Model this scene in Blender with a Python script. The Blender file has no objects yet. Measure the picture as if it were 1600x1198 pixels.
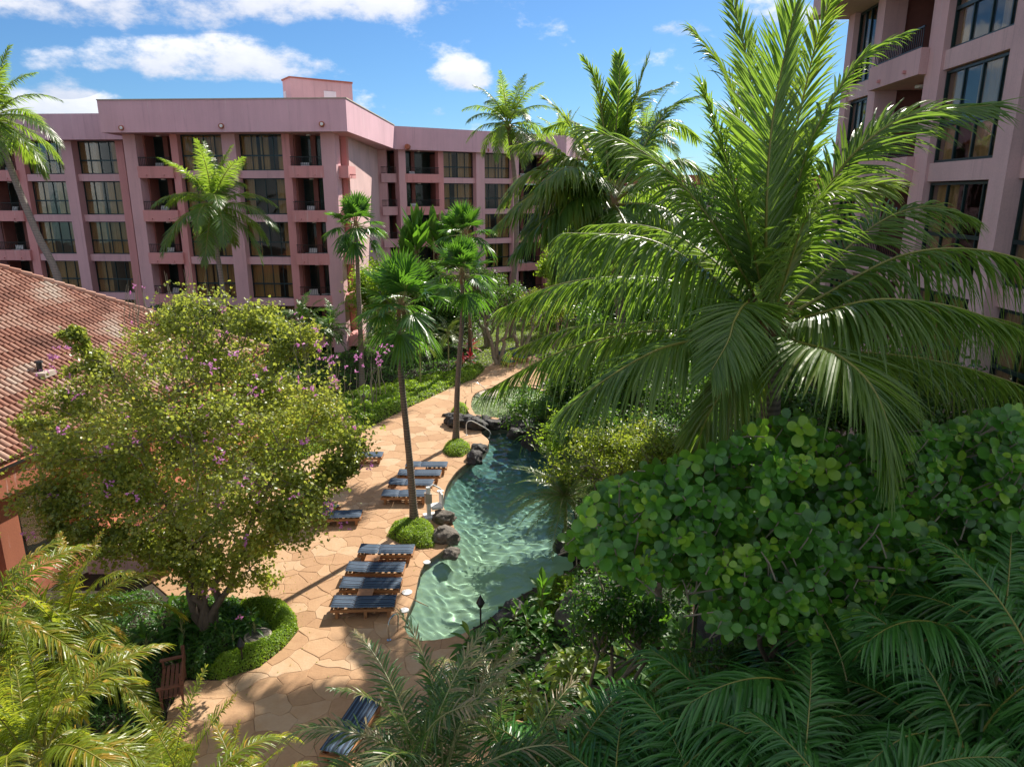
import bpy, math, random
import numpy as np
from mathutils import Vector, Matrix, noise as mnoise
random.seed(5)
rng = np.random.default_rng(5)
SC = bpy.context.scene
COL = SC.collection
R = math.radians

# ------------------------------------------------------------------ camera
CAM_H, FPX, TILT = 11.8, 1109.0, R(14.8)
cT, sT = math.cos(TILT), math.sin(TILT)
cd = bpy.data.cameras.new('camera'); cam = bpy.data.objects.new('camera', cd); COL.objects.link(cam)
cam.location = (0, 0, CAM_H); cam.rotation_euler = (math.pi / 2 - TILT, 0, 0)
cd.sensor_width = 36.0; cd.lens = FPX / 1600 * 36.0; cd.clip_end = 3000; cd.clip_start = 0.1
SC.camera = cam

# ------------------------------------------------------------------ light
SUN_AZ, SUN_EL = 31.0, 41.0            # azimuth from +Y towards +X
ld = bpy.data.lights.new('sun', 'SUN'); lo = bpy.data.objects.new('sun', ld); COL.objects.link(lo)
ld.energy = 3.7; ld.angle = R(0.55); ld.color = (1.0, 0.93, 0.82)
sd = Vector((math.sin(R(SUN_AZ)) * math.cos(R(SUN_EL)), math.cos(R(SUN_AZ)) * math.cos(R(SUN_EL)), math.sin(R(SUN_EL))))
lo.rotation_euler = sd.to_track_quat('Z', 'Y').to_euler()
lo.location = (40, 60, 60)
try: ld.cycles.is_caustics_light = True
except Exception: pass
SC.view_settings.view_transform = 'Standard'; SC.view_settings.look = 'None'
SC.view_settings.exposure = 1.22; SC.view_settings.gamma = 1.0
SC.view_settings.use_curve_mapping = False
SC.cycles.max_bounces = 10; SC.cycles.transparent_max_bounces = 12
SC.cycles.sample_clamp_indirect = 6.0
SC.cycles.use_denoising = True

def ray(px, py):
    a = (px - 800) / FPX; b = (599 - py) / FPX
    return np.array((a, cT + b * sT, -sT + b * cT))
def at(px, py, Y):
    r = ray(px, py); t = Y / r[1]
    return np.array((r[0] * t, Y, CAM_H + r[2] * t))
def gz(px, py, z=0.0):
    r = ray(px, py); t = (z - CAM_H) / r[2]
    return np.array((r[0] * t, r[1] * t, z))

# ------------------------------------------------------------------ sky
W = bpy.data.worlds.new('World'); SC.world = W; W.use_nodes = True
nt = W.node_tree; N = nt.nodes; L = nt.links; N.clear()
def nd(t, **k):
    n = N.new(t)
    for a, b in k.items(): setattr(n, a, b)
    return n
def wmath(op, a, b=None, c=None, clamp=False):
    n = nd('ShaderNodeMath', operation=op, use_clamp=clamp)
    for i, v in enumerate((a, b, c)):
        if v is None: continue
        if isinstance(v, (int, float)): n.inputs[i].default_value = v
        else: L.new(v, n.inputs[i])
    return n.outputs[0]
def wvec(op, a, b=None):
    n = nd('ShaderNodeVectorMath', operation=op)
    for i, v in enumerate((a, b)):
        if v is None: continue
        if isinstance(v, (tuple, list)): n.inputs[i].default_value = v
        else: L.new(v, n.inputs[i])
    return n
sky = nd('ShaderNodeTexSky', sky_type='NISHITA', sun_disc=False)
sky.sun_elevation = R(SUN_EL); sky.sun_rotation = R(SUN_AZ)
sky.air_density = 1.0; sky.dust_density = 0.25; sky.ozone_density = 3.0
tc = nd('ShaderNodeTexCoord'); D = wvec('NORMALIZE', tc.outputs['Generated']).outputs[0]
nz = nd('ShaderNodeTexNoise'); nz.inputs['Scale'].default_value = 11; nz.inputs['Detail'].default_value = 9; nz.inputs['Roughness'].default_value = 0.62
stretch = wvec('MULTIPLY', D, (1, 1, 1.9)); L.new(stretch.outputs[0], nz.inputs['Vector'])
nzb = nd('ShaderNodeTexNoise'); nzb.inputs['Scale'].default_value = 3.2; nzb.inputs['Detail'].default_value = 6; nzb.inputs['Roughness'].default_value = 0.6
L.new(stretch.outputs[0], nzb.inputs['Vector'])
mask = None; under = None
# cloud banks: (px, py, half width, half height, density)
for (px, py, hw, hh, dn) in ((240, 8, 380, 42, .9), (250, 100, 120, 34, .85), (375, 98, 100, 38, .95), (460, 110, 80, 24, .5), (40, 165, 100, 34, .9), (100, 112, 44, 40, .62), (722, 124, 46, 30, .95), (672, 172, 46, 18, .5), (1062, 44, 40, 16, .65), (1250, 30, 120, 26, .4)):
    c = Vector(ray(px, py)).normalized(); u = Vector((1, 0, 0)); u = (u - c * u.dot(c)).normalized(); v = u.cross(c)
    if v.z < 0: v = -v
    du = wmath('DIVIDE', wvec('DOT_PRODUCT', D, tuple(u)).outputs['Value'], hw / FPX)
    dv = wmath('DIVIDE', wvec('DOT_PRODUCT', D, tuple(v)).outputs['Value'], hh / FPX)
    dc = wmath('GREATER_THAN', wvec('DOT_PRODUCT', D, tuple(c)).outputs['Value'], 0.3)
    dvb = wmath('MULTIPLY', wmath('MINIMUM', dv, 0), 1.5)            # flatter undersides
    dvv = wmath('ADD', wmath('MAXIMUM', dv, 0), dvb)
    r2 = wmath('ADD', wmath('MULTIPLY', du, du), wmath('MULTIPLY', dvv, dvv))
    m = wmath('MULTIPLY', wmath('MULTIPLY', wmath('SUBTRACT', 1.0, wmath('MULTIPLY', r2, .7)), dn), dc)
    mask = m if mask is None else wmath('MAXIMUM', mask, m)
    un = wmath('MULTIPLY', wmath('MULTIPLY', wmath('MULTIPLY_ADD', dv, -.5, .35), wmath('GREATER_THAN', m, 0.0)), dc)
    under = un if under is None else wmath('MAXIMUM', under, un)
# denser cloud cover added over the unseen sky to lift the shade fill
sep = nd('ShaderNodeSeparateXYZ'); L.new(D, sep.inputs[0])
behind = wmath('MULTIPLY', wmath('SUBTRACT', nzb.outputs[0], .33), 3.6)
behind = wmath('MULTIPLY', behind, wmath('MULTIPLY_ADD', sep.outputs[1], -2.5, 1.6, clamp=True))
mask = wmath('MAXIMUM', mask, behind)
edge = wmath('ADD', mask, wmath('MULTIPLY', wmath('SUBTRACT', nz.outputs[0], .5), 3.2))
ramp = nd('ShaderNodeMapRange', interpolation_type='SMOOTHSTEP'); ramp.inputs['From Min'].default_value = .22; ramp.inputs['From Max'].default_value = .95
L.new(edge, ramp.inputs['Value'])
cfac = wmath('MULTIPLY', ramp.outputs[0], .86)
ccol = nd('ShaderNodeMixRGB'); ccol.inputs[1].default_value = (5.6, 5.55, 5.7, 1); ccol.inputs[2].default_value = (3.0, 3.25, 4.0, 1)
L.new(wmath('ADD', under, wmath('MULTIPLY', wmath('SUBTRACT', .55, nz.outputs[0]), 1.6), clamp=True), ccol.inputs[0])
skyc = nd('ShaderNodeMixRGB', blend_type='MULTIPLY'); skyc.inputs[0].default_value = 1; skyc.inputs[2].default_value = (.285, .43, .575, 1)
L.new(sky.outputs[0], skyc.inputs[1])
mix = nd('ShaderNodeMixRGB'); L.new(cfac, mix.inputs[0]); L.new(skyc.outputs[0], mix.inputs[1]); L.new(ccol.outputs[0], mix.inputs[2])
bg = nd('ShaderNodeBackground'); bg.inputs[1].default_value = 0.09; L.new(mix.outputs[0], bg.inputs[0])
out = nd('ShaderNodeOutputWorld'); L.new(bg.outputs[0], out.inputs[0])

# ------------------------------------------------------------------ materials
class Mt:
    def __init__(s, name):
        s.m = bpy.data.materials.new(name); s.m.use_nodes = True; s.t = s.m.node_tree; s.n = s.t.nodes; s.l = s.t.links
        s.b = s.n['Principled BSDF']; s.o = s.n['Material Output']
    def nd(s, t, ins=None, **k):
        n = s.n.new(t)
        for a, b in k.items(): setattr(n, a, b)
        for a, b in (ins or {}).items(): s.put(n, a, b)
        return n
    def put(s, n, a, b):
        i = n.inputs[a]
        if isinstance(b, bpy.types.NodeSocket): s.l.new(b, i)
        else: i.default_value = b
    def noise(s, scale, detail=4, rough=.55, vec=None, dist=0.0):
        n = s.nd('ShaderNodeTexNoise', {'Scale': scale, 'Detail': detail, 'Roughness': rough, 'Distortion': dist})
        s.l.new(vec if vec is not None else s.obj(), n.inputs['Vector']); return n.outputs[0]
    def obj(s):
        if not hasattr(s, 'tc'): s.tc = s.nd('ShaderNodeTexCoord')
        return s.tc.outputs['Object']
    def pos(s):
        if not hasattr(s, 'ge'): s.ge = s.nd('ShaderNodeNewGeometry')
        return s.ge.outputs['Position']
    def tint(s):
        return s.nd('ShaderNodeAttribute', attribute_name='tint').outputs['Fac']
    def mul(s, v, k):
        return s.nd('ShaderNodeVectorMath', {0: v, 1: k}, operation='MULTIPLY').outputs[0]
    def math(s, op, a, b=0.0, c=0.0, clamp=False):
        return s.nd('ShaderNodeMath', {0: a, 1: b, 2: c}, operation=op, use_clamp=clamp).outputs[0]
    def ramp(s, fac, stops):
        n = s.nd('ShaderNodeValToRGB'); s.l.new(fac, n.inputs[0]); e = n.color_ramp.elements
        while len(e) < len(stops): e.new(.5)
        for i, (p, c) in enumerate(stops):
            e[i].position = p; e[i].color = (*c, 1) if len(c) == 3 else c
        return n.outputs[0]
    def mix(s, f, a, b, mode='MIX'):
        def c4(x): return (*x, 1) if isinstance(x, (tuple, list)) and len(x) == 3 else x
        return s.nd('ShaderNodeMixRGB', {0: f, 1: c4(a), 2: c4(b)}, blend_type=mode).outputs[0]
    def set(s, col=None, rough=None, metal=None, spec=None, bump=None, bd=.02, bs=.5):
        if col is not None: s.put(s.b, 'Base Color', (*col, 1) if isinstance(col, (tuple, list)) and len(col) == 3 else col)
        if rough is not None: s.put(s.b, 'Roughness', rough)
        if metal is not None: s.put(s.b, 'Metallic', metal)
        if spec is not None: s.put(s.b, 'Specular IOR Level', spec)
        if bump is not None:
            b = s.nd('ShaderNodeBump', {'Strength': bs, 'Distance': bd, 'Height': bump}); s.l.new(b.outputs[0], s.b.inputs['Normal'])
        return s

def leafmat(name, c0, c1, tr, tfac=.4, rough=.38, c2=None, nscale=1.3, spec=.5):
    """blade colour c0..c1 by tint, optional yellowed c2, light through the blade tr"""
    m = Mt(name); t = m.tint(); n = m.noise(nscale, 3, vec=m.pos())
    f = m.math('ADD', m.math('MULTIPLY', t, .75), m.math('MULTIPLY_ADD', n, .9, -.3), clamp=True)
    st = [(0, c0), (.75, c1)] + ([(1.0, c2)] if c2 else [])
    col = m.ramp(f, st); m.set(col, rough, spec=spec)
    tl = m.nd('ShaderNodeBsdfTranslucent', {'Color': m.mix(.75, m.mix(1, col, (3.0, 3.2, 2.0), 'MULTIPLY'), tr)})
    mx = m.nd('ShaderNodeMixShader', {0: tfac}); m.l.new(m.b.outputs[0], mx.inputs[1]); m.l.new(tl.outputs[0], mx.inputs[2])
    m.l.new(mx.outputs[0], m.o.inputs[0]); return m.m

def plain(name, col, rough=.6, metal=0.0, ns=8, nv=.18, bump=0.0, spec=.5):
    m = Mt(name); n = m.noise(ns, 5, vec=m.pos())
    c = m.mix(m.math('MULTIPLY_ADD', n, 1.6, -.3, clamp=True), tuple(x * (1 - nv) for x in col), tuple(min(1, x * (1 + nv)) for x in col))
    m.set(c, rough, metal, spec)
    if bump: m.set(bump=m.noise(ns * 4, 4, vec=m.pos()), bd=bump)
    return m.m

M = {}
M['coco'] = leafmat('coconut_leaf', (.040, .095, .026), (.13, .20, .036), (.36, .58, .05), .40, .40, (.16, .17, .03), spec=.6)
M['coco_mid'] = leafmat('coconut_leaf_far', (.030, .080, .022), (.085, .155, .03), (.50, .70, .06), .46, .36, (.15, .17, .03))
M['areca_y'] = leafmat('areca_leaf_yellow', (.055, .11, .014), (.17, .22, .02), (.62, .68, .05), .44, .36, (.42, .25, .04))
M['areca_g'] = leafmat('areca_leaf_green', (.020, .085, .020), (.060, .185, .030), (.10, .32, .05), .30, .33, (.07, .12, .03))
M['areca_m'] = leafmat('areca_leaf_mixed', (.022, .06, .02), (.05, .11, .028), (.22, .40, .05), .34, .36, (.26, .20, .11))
M['fan'] = leafmat('fan_leaf', (.018, .062, .018), (.045, .125, .022), (.24, .54, .03), .32, .32, (.16, .2, .03))
M['cycad'] = leafmat('cycad_leaf', (.04, .085, .022), (.10, .17, .03), (.34, .46, .06), .36, .35, (.20, .22, .05))
M['orchid'] = leafmat('orchid_tree_leaf', (.075, .12, .028), (.24, .28, .05), (.58, .62, .08), .42, .38, (.42, .30, .05), nscale=.9)
M['petal'] = leafmat('orchid_petal', (.52, .12, .40), (.72, .30, .62), (.7, .2, .6), .35, .5)
M['clusia'] = leafmat('clusia_leaf', (.020, .078, .014), (.085, .235, .028), (.34, .70, .05), .32, .30, (.22, .36, .03), spec=.5)
M['cover'] = leafmat('ground_cover_leaf', (.07, .15, .014), (.22, .33, .03), (.50, .70, .04), .42, .42, (.16, .24, .02), nscale=.8)
M['cover_d'] = leafmat('low_green_leaf', (.025, .08, .015), (.06, .15, .02), (.20, .42, .03), .32, .42, (.10, .16, .02))
M['shrub'] = leafmat('shrub_leaf', (.025, .075, .018), (.065, .14, .024), (.22, .42, .03), .32, .38, (.14, .17, .03))
M['shrub_y'] = leafmat('yellow_green_leaf', (.06, .11, .015), (.16, .21, .02), (.5, .6, .05), .38, .4, (.28, .2, .05))
M['broad'] = leafmat('broad_glossy_leaf', (.022, .072, .014), (.06, .155, .02), (.24, .52, .03), .36, .45, (.16, .22, .03), spec=.35)
M['moss'] = leafmat('moss_fern', (.02, .07, .012), (.045, .12, .018), (.10, .26, .02), .30, .5)
M['red'] = leafmat('red_ti_leaf', (.25, .012, .03), (.45, .03, .05), (.7, .05, .08), .35, .4)
M['rachis'] = plain('yellow_green_rachis', (.20, .19, .035), .45, ns=2, nv=.3)
M['petiole'] = plain('pale_petiole', (.26, .26, .10), .45, ns=3)
M['fibre'] = plain('palm_fibre', (.20, .12, .055), .85, ns=9, nv=.4)
M['bark'] = plain('brown_bark', (.13, .095, .065), .85, ns=7, nv=.4, bump=.01)
M['twig'] = plain('grey_twig', (.24, .20, .14), .8, ns=6, nv=.3)
M['soil'] = plain('dark_soil', (.035, .026, .016), .95, ns=2, nv=.4, bump=.03)
M['blossom'] = plain('white_blossom', (.8, .75, .55), .6)

def palmbark(name, c):
    m = Mt(name); w = m.nd('ShaderNodeTexWave', {'Scale': 3.2, 'Distortion': 2.0, 'Detail': 3, 'Detail Scale': 2.0}, bands_direction='Z')
    m.l.new(m.pos(), w.inputs['Vector']); n = m.noise(6, 5, vec=m.mul(m.pos(), (3, 3, .6)))
    f = m.math('ADD', m.math('MULTIPLY', w.outputs[1], .5), m.math('MULTIPLY', n, .6))
    m.set(m.ramp(f, [(.2, tuple(x * .5 for x in c)), (.85, tuple(min(1, x * 1.25) for x in c))]), .85, bump=w.outputs[1], bd=.015); return m.m
M['trunk'] = palmbark('palm_trunk', (.20, .155, .12)); M['trunk_g'] = palmbark('grey_palm_trunk', (.25, .22, .19))

def stucco(name, c, streak=.35):
    m = Mt(name); p = m.pos()
    a = m.noise(.35, 4, vec=p); b = m.noise(1.0, 5, .7, vec=m.mul(p, (1.8, 1.8, .10))); g = m.noise(26, 3, vec=p)
    f = m.math('MULTIPLY_ADD', a, .5, .0); f = m.math('ADD', f, m.math('MULTIPLY', b, streak)); f = m.math('ADD', f, m.math('MULTIPLY', g, .25))
    col = m.ramp(f, [(.28, tuple(x * .72 for x in c)), (.55, c), (.85, tuple(min(1, x * 1.18) for x in c))])
    s = m.ramp(m.noise(2.6, 6, .75, vec=m.mul(p, (1.6, 1.6, .14))), [(.60, (0, 0, 0)), (.68, (1, 1, 1))])
    col = m.mix(m.math('MULTIPLY', s, .5), col, (.66, .56, .54)); dk = m.ramp(m.noise(1.7, 6, .8, vec=m.mul(p, (2.2, 2.2, .10))), [(.55, (0, 0, 0)), (.68, (1, 1, 1))]); col = m.mix(m.math('MULTIPLY', dk, .35), col, tuple(x * .45 for x in c)); m.set(col, .9, spec=.25, bump=g, bd=.006, bs=.5); return m.m
M['pink'] = stucco('pink_stucco', (.63, .385, .40)); M['pink2'] = stucco('rose_stucco', (.60, .28, .27), .5); M['pink3'] = stucco('pale_pink_stucco', (.66, .45, .43), .2)
M['pink4'] = stucco('mauve_pink_stucco', (.63, .40, .385), .35); M['lilac'] = stucco('fascia_stucco', (.60, .375, .42), .55)
M['redwall'] = stucco('terracotta_wall', (.40, .145, .085), .3)
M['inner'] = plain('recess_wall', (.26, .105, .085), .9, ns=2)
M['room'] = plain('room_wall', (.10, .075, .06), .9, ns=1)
M['metal_d'] = plain('dark_bronze_metal', (.018, .022, .022), .4, .6, ns=3)
M['teal_d'] = plain('dark_teal_frame', (.012, .035, .036), .4, .3, ns=3)
M['white'] = plain('white_paint', (.72, .72, .70), .5, ns=3, nv=.08)
M['steel'] = plain('steel', (.55, .55, .55), .22, 1.0, ns=3, nv=.05)
M['black'] = plain('black_metal', (.014, .014, .014), .45, ns=4)
M['rock'] = plain('lava_rock', (.042, .038, .035), .75, ns=4.5, nv=.8, bump=.12)
M['rock_g'] = plain('grey_boulder', (.13, .11, .09), .85, ns=4, nv=.75, bump=.10)
M['conc'] = plain('concrete', (.42, .36, .29), .9, ns=3, nv=.2)
def curtain():
    m = Mt('gold_curtain'); g = m.mul(m.pos(), (7, 7, .2)); n = m.noise(3.0, 2, vec=g)
    q = m.noise(.4, 1, vec=m.pos())
    col = m.mix(n, (.30, .17, .06), (.74, .46, .18)); col = m.mix(m.math('MULTIPLY', q, .5), col, (.30, .24, .17)); m.set(col, .9); return m.m
M['curtain'] = curtain()
def glass(name='window_glass', tint=(.86, .86, .82)):
    m = Mt(name); tr = m.nd('ShaderNodeBsdfTransparent', {'Color': (*tint, 1)}); gl = m.nd('ShaderNodeBsdfGlossy', {'Roughness': .02, 'Color': (.9, .95, 1, 1)})
    n = m.noise(1.3, 2, vec=m.pos()); b = m.nd('ShaderNodeBump', {'Strength': .12, 'Distance': .03, 'Height': n}); m.l.new(b.outputs[0], gl.inputs['Normal'])
    fr = m.nd('ShaderNodeFresnel', {'IOR': 1.75}); f = m.math('MULTIPLY', fr.outputs[0], .17)
    mx = m.nd('ShaderNodeMixShader', {0: f}); m.l.new(tr.outputs[0], mx.inputs[1]); m.l.new(gl.outputs[0], mx.inputs[2]); m.l.new(mx.outputs[0], m.o.inputs[0]); return m.m
M['glass'] = glass()
def tilemat():
    m = Mt('roof_tile'); t = m.tint(); n = m.noise(14, 4, vec=m.pos()); big = m.noise(.55, 3, vec=m.pos())
    f = m.math('ADD', m.math('MULTIPLY_ADD', t, .55, -.05), m.math('MULTIPLY', n, .22)); f = m.math('ADD', f, m.math('MULTIPLY_ADD', big, .9, -.3))
    m.set(m.ramp(f, [(.10, (.17, .075, .05)), (.38, (.32, .145, .095)), (.62, (.39, .235, .17)), (.88, (.46, .37, .29))]), .9, bump=n, bd=.008); return m.m
M['tile'] = tilemat()
def stonemat():
    m = Mt('flagstone'); t = m.tint(); p = m.pos(); n = m.noise(2.2, 6, .65, vec=p); k = m.noise(14, 4, .6, vec=p); q = m.noise(.25, 3, vec=p)
    f = m.math('ADD', m.math('MULTIPLY', t, .45), m.math('MULTIPLY', n, .45)); f = m.math('ADD', f, m.math('MULTIPLY_ADD', q, .3, -.1))
    c = m.ramp(f, [(.15, (.29, .17, .09)), (.42, (.41, .25, .14)), (.62, (.50, .33, .195)), (.85, (.58, .445, .31))])
    d = m.ramp(m.noise(.9, 5, .7, vec=p), [(.56, (0, 0, 0)), (.74, (1, 1, 1))])
    c = m.mix(m.math('MULTIPLY', d, .35), c, (.24, .12, .06)); c = m.mix(.3, c, m.mix(k, (.30, .15, .08), (.62, .38, .2)))
    m.set(c, .85, spec=.3, bump=m.math('ADD', k, n), bd=.012, bs=.6); return m.m
M['stone'] = stonemat()
def mortar():
    m = Mt('mortar'); n = m.noise(1.1, 4, vec=m.pos()); m.set(m.ramp(n, [(.36, (.15, .085, .045)), (.48, (.32, .19, .10)), (.64, (.54, .40, .27))]), .95); return m.m
M['mortar'] = mortar()
def stripes():
    m = Mt('striped_cushion'); g = m.nd('ShaderNodeTexCoord').outputs['Object']; s = m.nd('ShaderNodeSeparateXYZ'); m.l.new(g, s.inputs[0])
    y = m.math('FRACT', m.math('MULTIPLY', s.outputs[1], 5.2))
    c = m.ramp(y, [(0, (.010, .018, .035)), (.22, (.035, .07, .125)), (.34, (.14, .19, .24)), (.39, (.04, .075, .13)), (.55, (.014, .026, .05)), (.70, (.07, .12, .18)), (.84, (.022, .04, .075))])
    c.node.color_ramp.interpolation = 'CONSTANT'; m.set(c, .8, bump=m.noise(9, 3), bd=.02); return m.m
M['stripe'] = stripes()
M['wood'] = plain('teak', (.34, .16, .065), .6, ns=6, nv=.3); M['wood_d'] = plain('red_bench_wood', (.22, .085, .05), .6, ns=6, nv=.3)
M['grass'] = plain('lawn', (.07, .15, .02), .9, ns=3, nv=.45, bump=.03)
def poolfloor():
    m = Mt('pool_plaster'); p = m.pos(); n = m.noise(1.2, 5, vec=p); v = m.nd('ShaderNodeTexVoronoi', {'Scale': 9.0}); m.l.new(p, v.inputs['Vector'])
    sz = m.nd('ShaderNodeSeparateXYZ'); m.l.new(p, sz.inputs[0]); dp = m.math('MULTIPLY_ADD', sz.outputs[1], .12, -2.6, clamp=True)  # far end painted darker, standing in for light absorbed by deep water
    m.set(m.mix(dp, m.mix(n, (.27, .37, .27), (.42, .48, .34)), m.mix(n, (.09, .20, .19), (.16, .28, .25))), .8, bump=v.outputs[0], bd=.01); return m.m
M['plaster'] = poolfloor()
M['kidfloor'] = plain('olive_plaster', (.40, .38, .22), .8, ns=2, nv=.2)
def water():
    m = Mt('pool_water'); m.b.inputs['Base Color'].default_value = (.68, .90, .86, 1); m.b.inputs['Transmission Weight'].default_value = 1.0
    m.b.inputs['Roughness'].default_value = 0.0; m.b.inputs['IOR'].default_value = 1.33; return m.m
M['water'] = water()

# ------------------------------------------------------------------ mesh building
class MB:
    def __init__(s): s.v = []; s.fs = []; s.t = []; s.n = 0
    def add(s, verts, faces, mat=0, tint=.5):
        verts = np.asarray(verts, dtype=np.float64).reshape(-1, 3)
        f = [np.asarray(q, dtype=np.int64) + s.n for q in faces] if isinstance(faces, list) else np.asarray(faces, dtype=np.int64) + s.n
        s.fs.append((f, mat)); s.v.append(verts)
        s.t.append(np.full(len(verts), tint) if np.isscalar(tint) else np.asarray(tint, dtype=float)); s.n += len(verts)
    def build(s, name, mats, parent=None, smooth=False, data_only=False, xf=None, **props):
        me = bpy.data.meshes.new(name); V = np.concatenate(s.v) if s.v else np.zeros((0, 3))
        lv, ls, mi = [], [], []
        for f, m in s.fs:
            if isinstance(f, list):
                for q in f: lv.append(q); ls.append(np.array([len(q)])); mi.append(np.array([m]))
            elif len(f): lv.append(f.ravel()); ls.append(np.full(len(f), f.shape[1])); mi.append(np.full(len(f), m))
        lv = np.concatenate(lv); ls = np.concatenate(ls); mi = np.concatenate(mi)
        me.vertices.add(len(V)); me.vertices.foreach_set('co', V.ravel().astype(np.float32))
        me.loops.add(len(lv)); me.loops.foreach_set('vertex_index', lv.astype(np.int32))
        me.polygons.add(len(ls)); st = np.concatenate(([0], np.cumsum(ls)[:-1]))
        me.polygons.foreach_set('loop_start', st.astype(np.int32)); me.polygons.foreach_set('loop_total', ls.astype(np.int32))
        me.polygons.foreach_set('material_index', mi.astype(np.int32))
        me.polygons.foreach_set('use_smooth', np.full(len(ls), bool(smooth)))
        at_ = me.attributes.new('tint', 'FLOAT', 'POINT'); at_.data.foreach_set('value', np.concatenate(s.t).astype(np.float32))
        for m in (mats if isinstance(mats, (list, tuple)) else [mats]): me.materials.append(M[m] if isinstance(m, str) else m)
        me.update(calc_edges=True)
        if data_only: return me
        return place(name, me, parent, **props)
def place(name, me, parent=None, loc=None, mat=None, **props):
    o = bpy.data.objects.new(name, me); COL.objects.link(o)
    if parent is not None:
        o.parent = parent; 
        if mat is None and loc is None: o.matrix_parent_inverse = parent_inv(parent)
    if loc is not None: o.location = loc
    if mat is not None: o.matrix_local = mat
    for k, v in props.items(): o[k] = v
    return o
def parent_inv(p):
    m = Matrix.Identity(4); q = p
    chain = []
    while q is not None: chain.append(q); q = q.parent
    for q in reversed(chain): m = m @ (q.matrix_parent_inverse @ q.matrix_basis)
    return m.inverted()
def thing(name, label, cat, loc=(0, 0, 0), group=None, rz=0.0):
    o = bpy.data.objects.new(name, None); COL.objects.link(o); o.location = loc; o.rotation_euler = (0, 0, rz)
    o.empty_display_size = .3; o['label'] = label; o['category'] = cat
    if group: o['group'] = group
    return o
def tag(o, label, cat, group=None):
    o['label'] = label; o['category'] = cat
    if group: o['group'] = group
    return o
BOXF = np.array([[0, 3, 2, 1], [4, 5, 6, 7], [0, 1, 5, 4], [1, 2, 6, 5], [2, 3, 7, 6], [3, 0, 4, 7]])
def box(mb, x0, x1, y0, y1, z0, z1, fr=None, mat=0, tint=.5, bev=0.0):
    v = np.array([[x0, y0, z0], [x1, y0, z0], [x1, y1, z0], [x0, y1, z0], [x0, y0, z1], [x1, y0, z1], [x1, y1, z1], [x0, y1, z1]], dtype=float)
    if fr is not None: v = fr.w(v)
    mb.add(v, BOXF, mat, tint)
class Frame:                       # facade frame: a along the wall, b outward, z up
    def __init__(s, O, P, flip=1):
        s.O = np.array((O[0], O[1], 0.0)); d = np.array((P[0] - O[0], P[1] - O[1], 0.0)); s.len = np.linalg.norm(d); s.u = d / s.len
        s.n = np.array((s.u[1], -s.u[0], 0.0)) * flip
    def w(s, v):
        v = np.asarray(v, dtype=float); return s.O + v[..., :1] * s.u + v[..., 1:2] * s.n + v[..., 2:3] * np.array((0, 0, 1.0))
    def hit(s, px, py, off=0.0):
        r = ray(px, py); C = np.array((0, 0, CAM_H)); t = ((s.O + s.n * off - C) @ s.n) / (r @ s.n); return float((C + r * t - s.O) @ s.u)
def prism(mb, poly, z0, z1, mat=0, tint=.5):
    p = np.asarray(poly, dtype=float); n = len(p)
    v = np.concatenate((np.c_[p, np.full(n, z0)], np.c_[p, np.full(n, z1)]))
    a = sum(p[i][0] * p[(i + 1) % n][1] - p[(i + 1) % n][0] * p[i][1] for i in range(n))
    idx = list(range(n)) if a > 0 else list(range(n))[::-1]
    f = [[i + n for i in idx], idx[::-1]] + [[idx[i], idx[(i + 1) % n], idx[(i + 1) % n] + n, idx[i] + n] for i in range(n)]
    mb.add(v, f, mat, tint)
def norm(v): return v / np.maximum(np.linalg.norm(v, axis=-1, keepdims=True), 1e-9)
def catmull(P, n):
    P = np.asarray(P, dtype=float); Q = np.vstack((2 * P[0] - P[1], P, 2 * P[-1] - P[-2])); out = []
    m = len(P) - 1
    for t in np.linspace(0, m, n):
        i = min(int(t), m - 1); u = t - i; a, b, c, d = Q[i:i + 4]
        out.append(.5 * ((2 * b) + (-a + c) * u + (2 * a - 5 * b + 4 * c - d) * u * u + (-a + 3 * b - 3 * c + d) * u ** 3))
    out = np.array(out); s = np.r_[0, np.cumsum(np.linalg.norm(np.diff(out, axis=0), axis=1))]; q = np.linspace(0, s[-1], n)
    return np.stack([np.interp(q, s, out[:, k]) for k in range(3)], 1)
def tube(mb, pts, rad, sides=8, mat=0, tint=.5, cap=True):
    P = np.asarray(pts, dtype=float); n = len(P); rad = np.full(n, rad) if np.isscalar(rad) else np.asarray(rad)
    T = norm(np.gradient(P, axis=0)); ref = np.array((0, 0, 1.0)) if abs(T[0][2]) < .9 else np.array((1.0, 0, 0))
    A = norm(np.cross(T, ref)); B = np.cross(T, A); a = np.linspace(0, 2 * math.pi, sides, endpoint=False)
    V = P[:, None] + rad[:, None, None] * (A[:, None] * np.cos(a)[None, :, None] + B[:, None] * np.sin(a)[None, :, None])
    i = np.arange(n - 1)[:, None] * sides; j = np.arange(sides)[None]; k = (j + 1) % sides
    F = np.stack((i + j, i + k, i + sides + k, i + sides + j), -1).reshape(-1, 4); mb.add(V.reshape(-1, 3), F[:, ::-1], mat, tint)
    if cap:
        mb.add(V[-1], [list(range(sides))], mat, tint); mb.add(V[0], [list(range(sides))[::-1]], mat, tint)
def bar(mb, a, b, r=.02, sides=5, mat=0): tube(mb, np.array([a, b], dtype=float), r, sides, mat)

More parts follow.
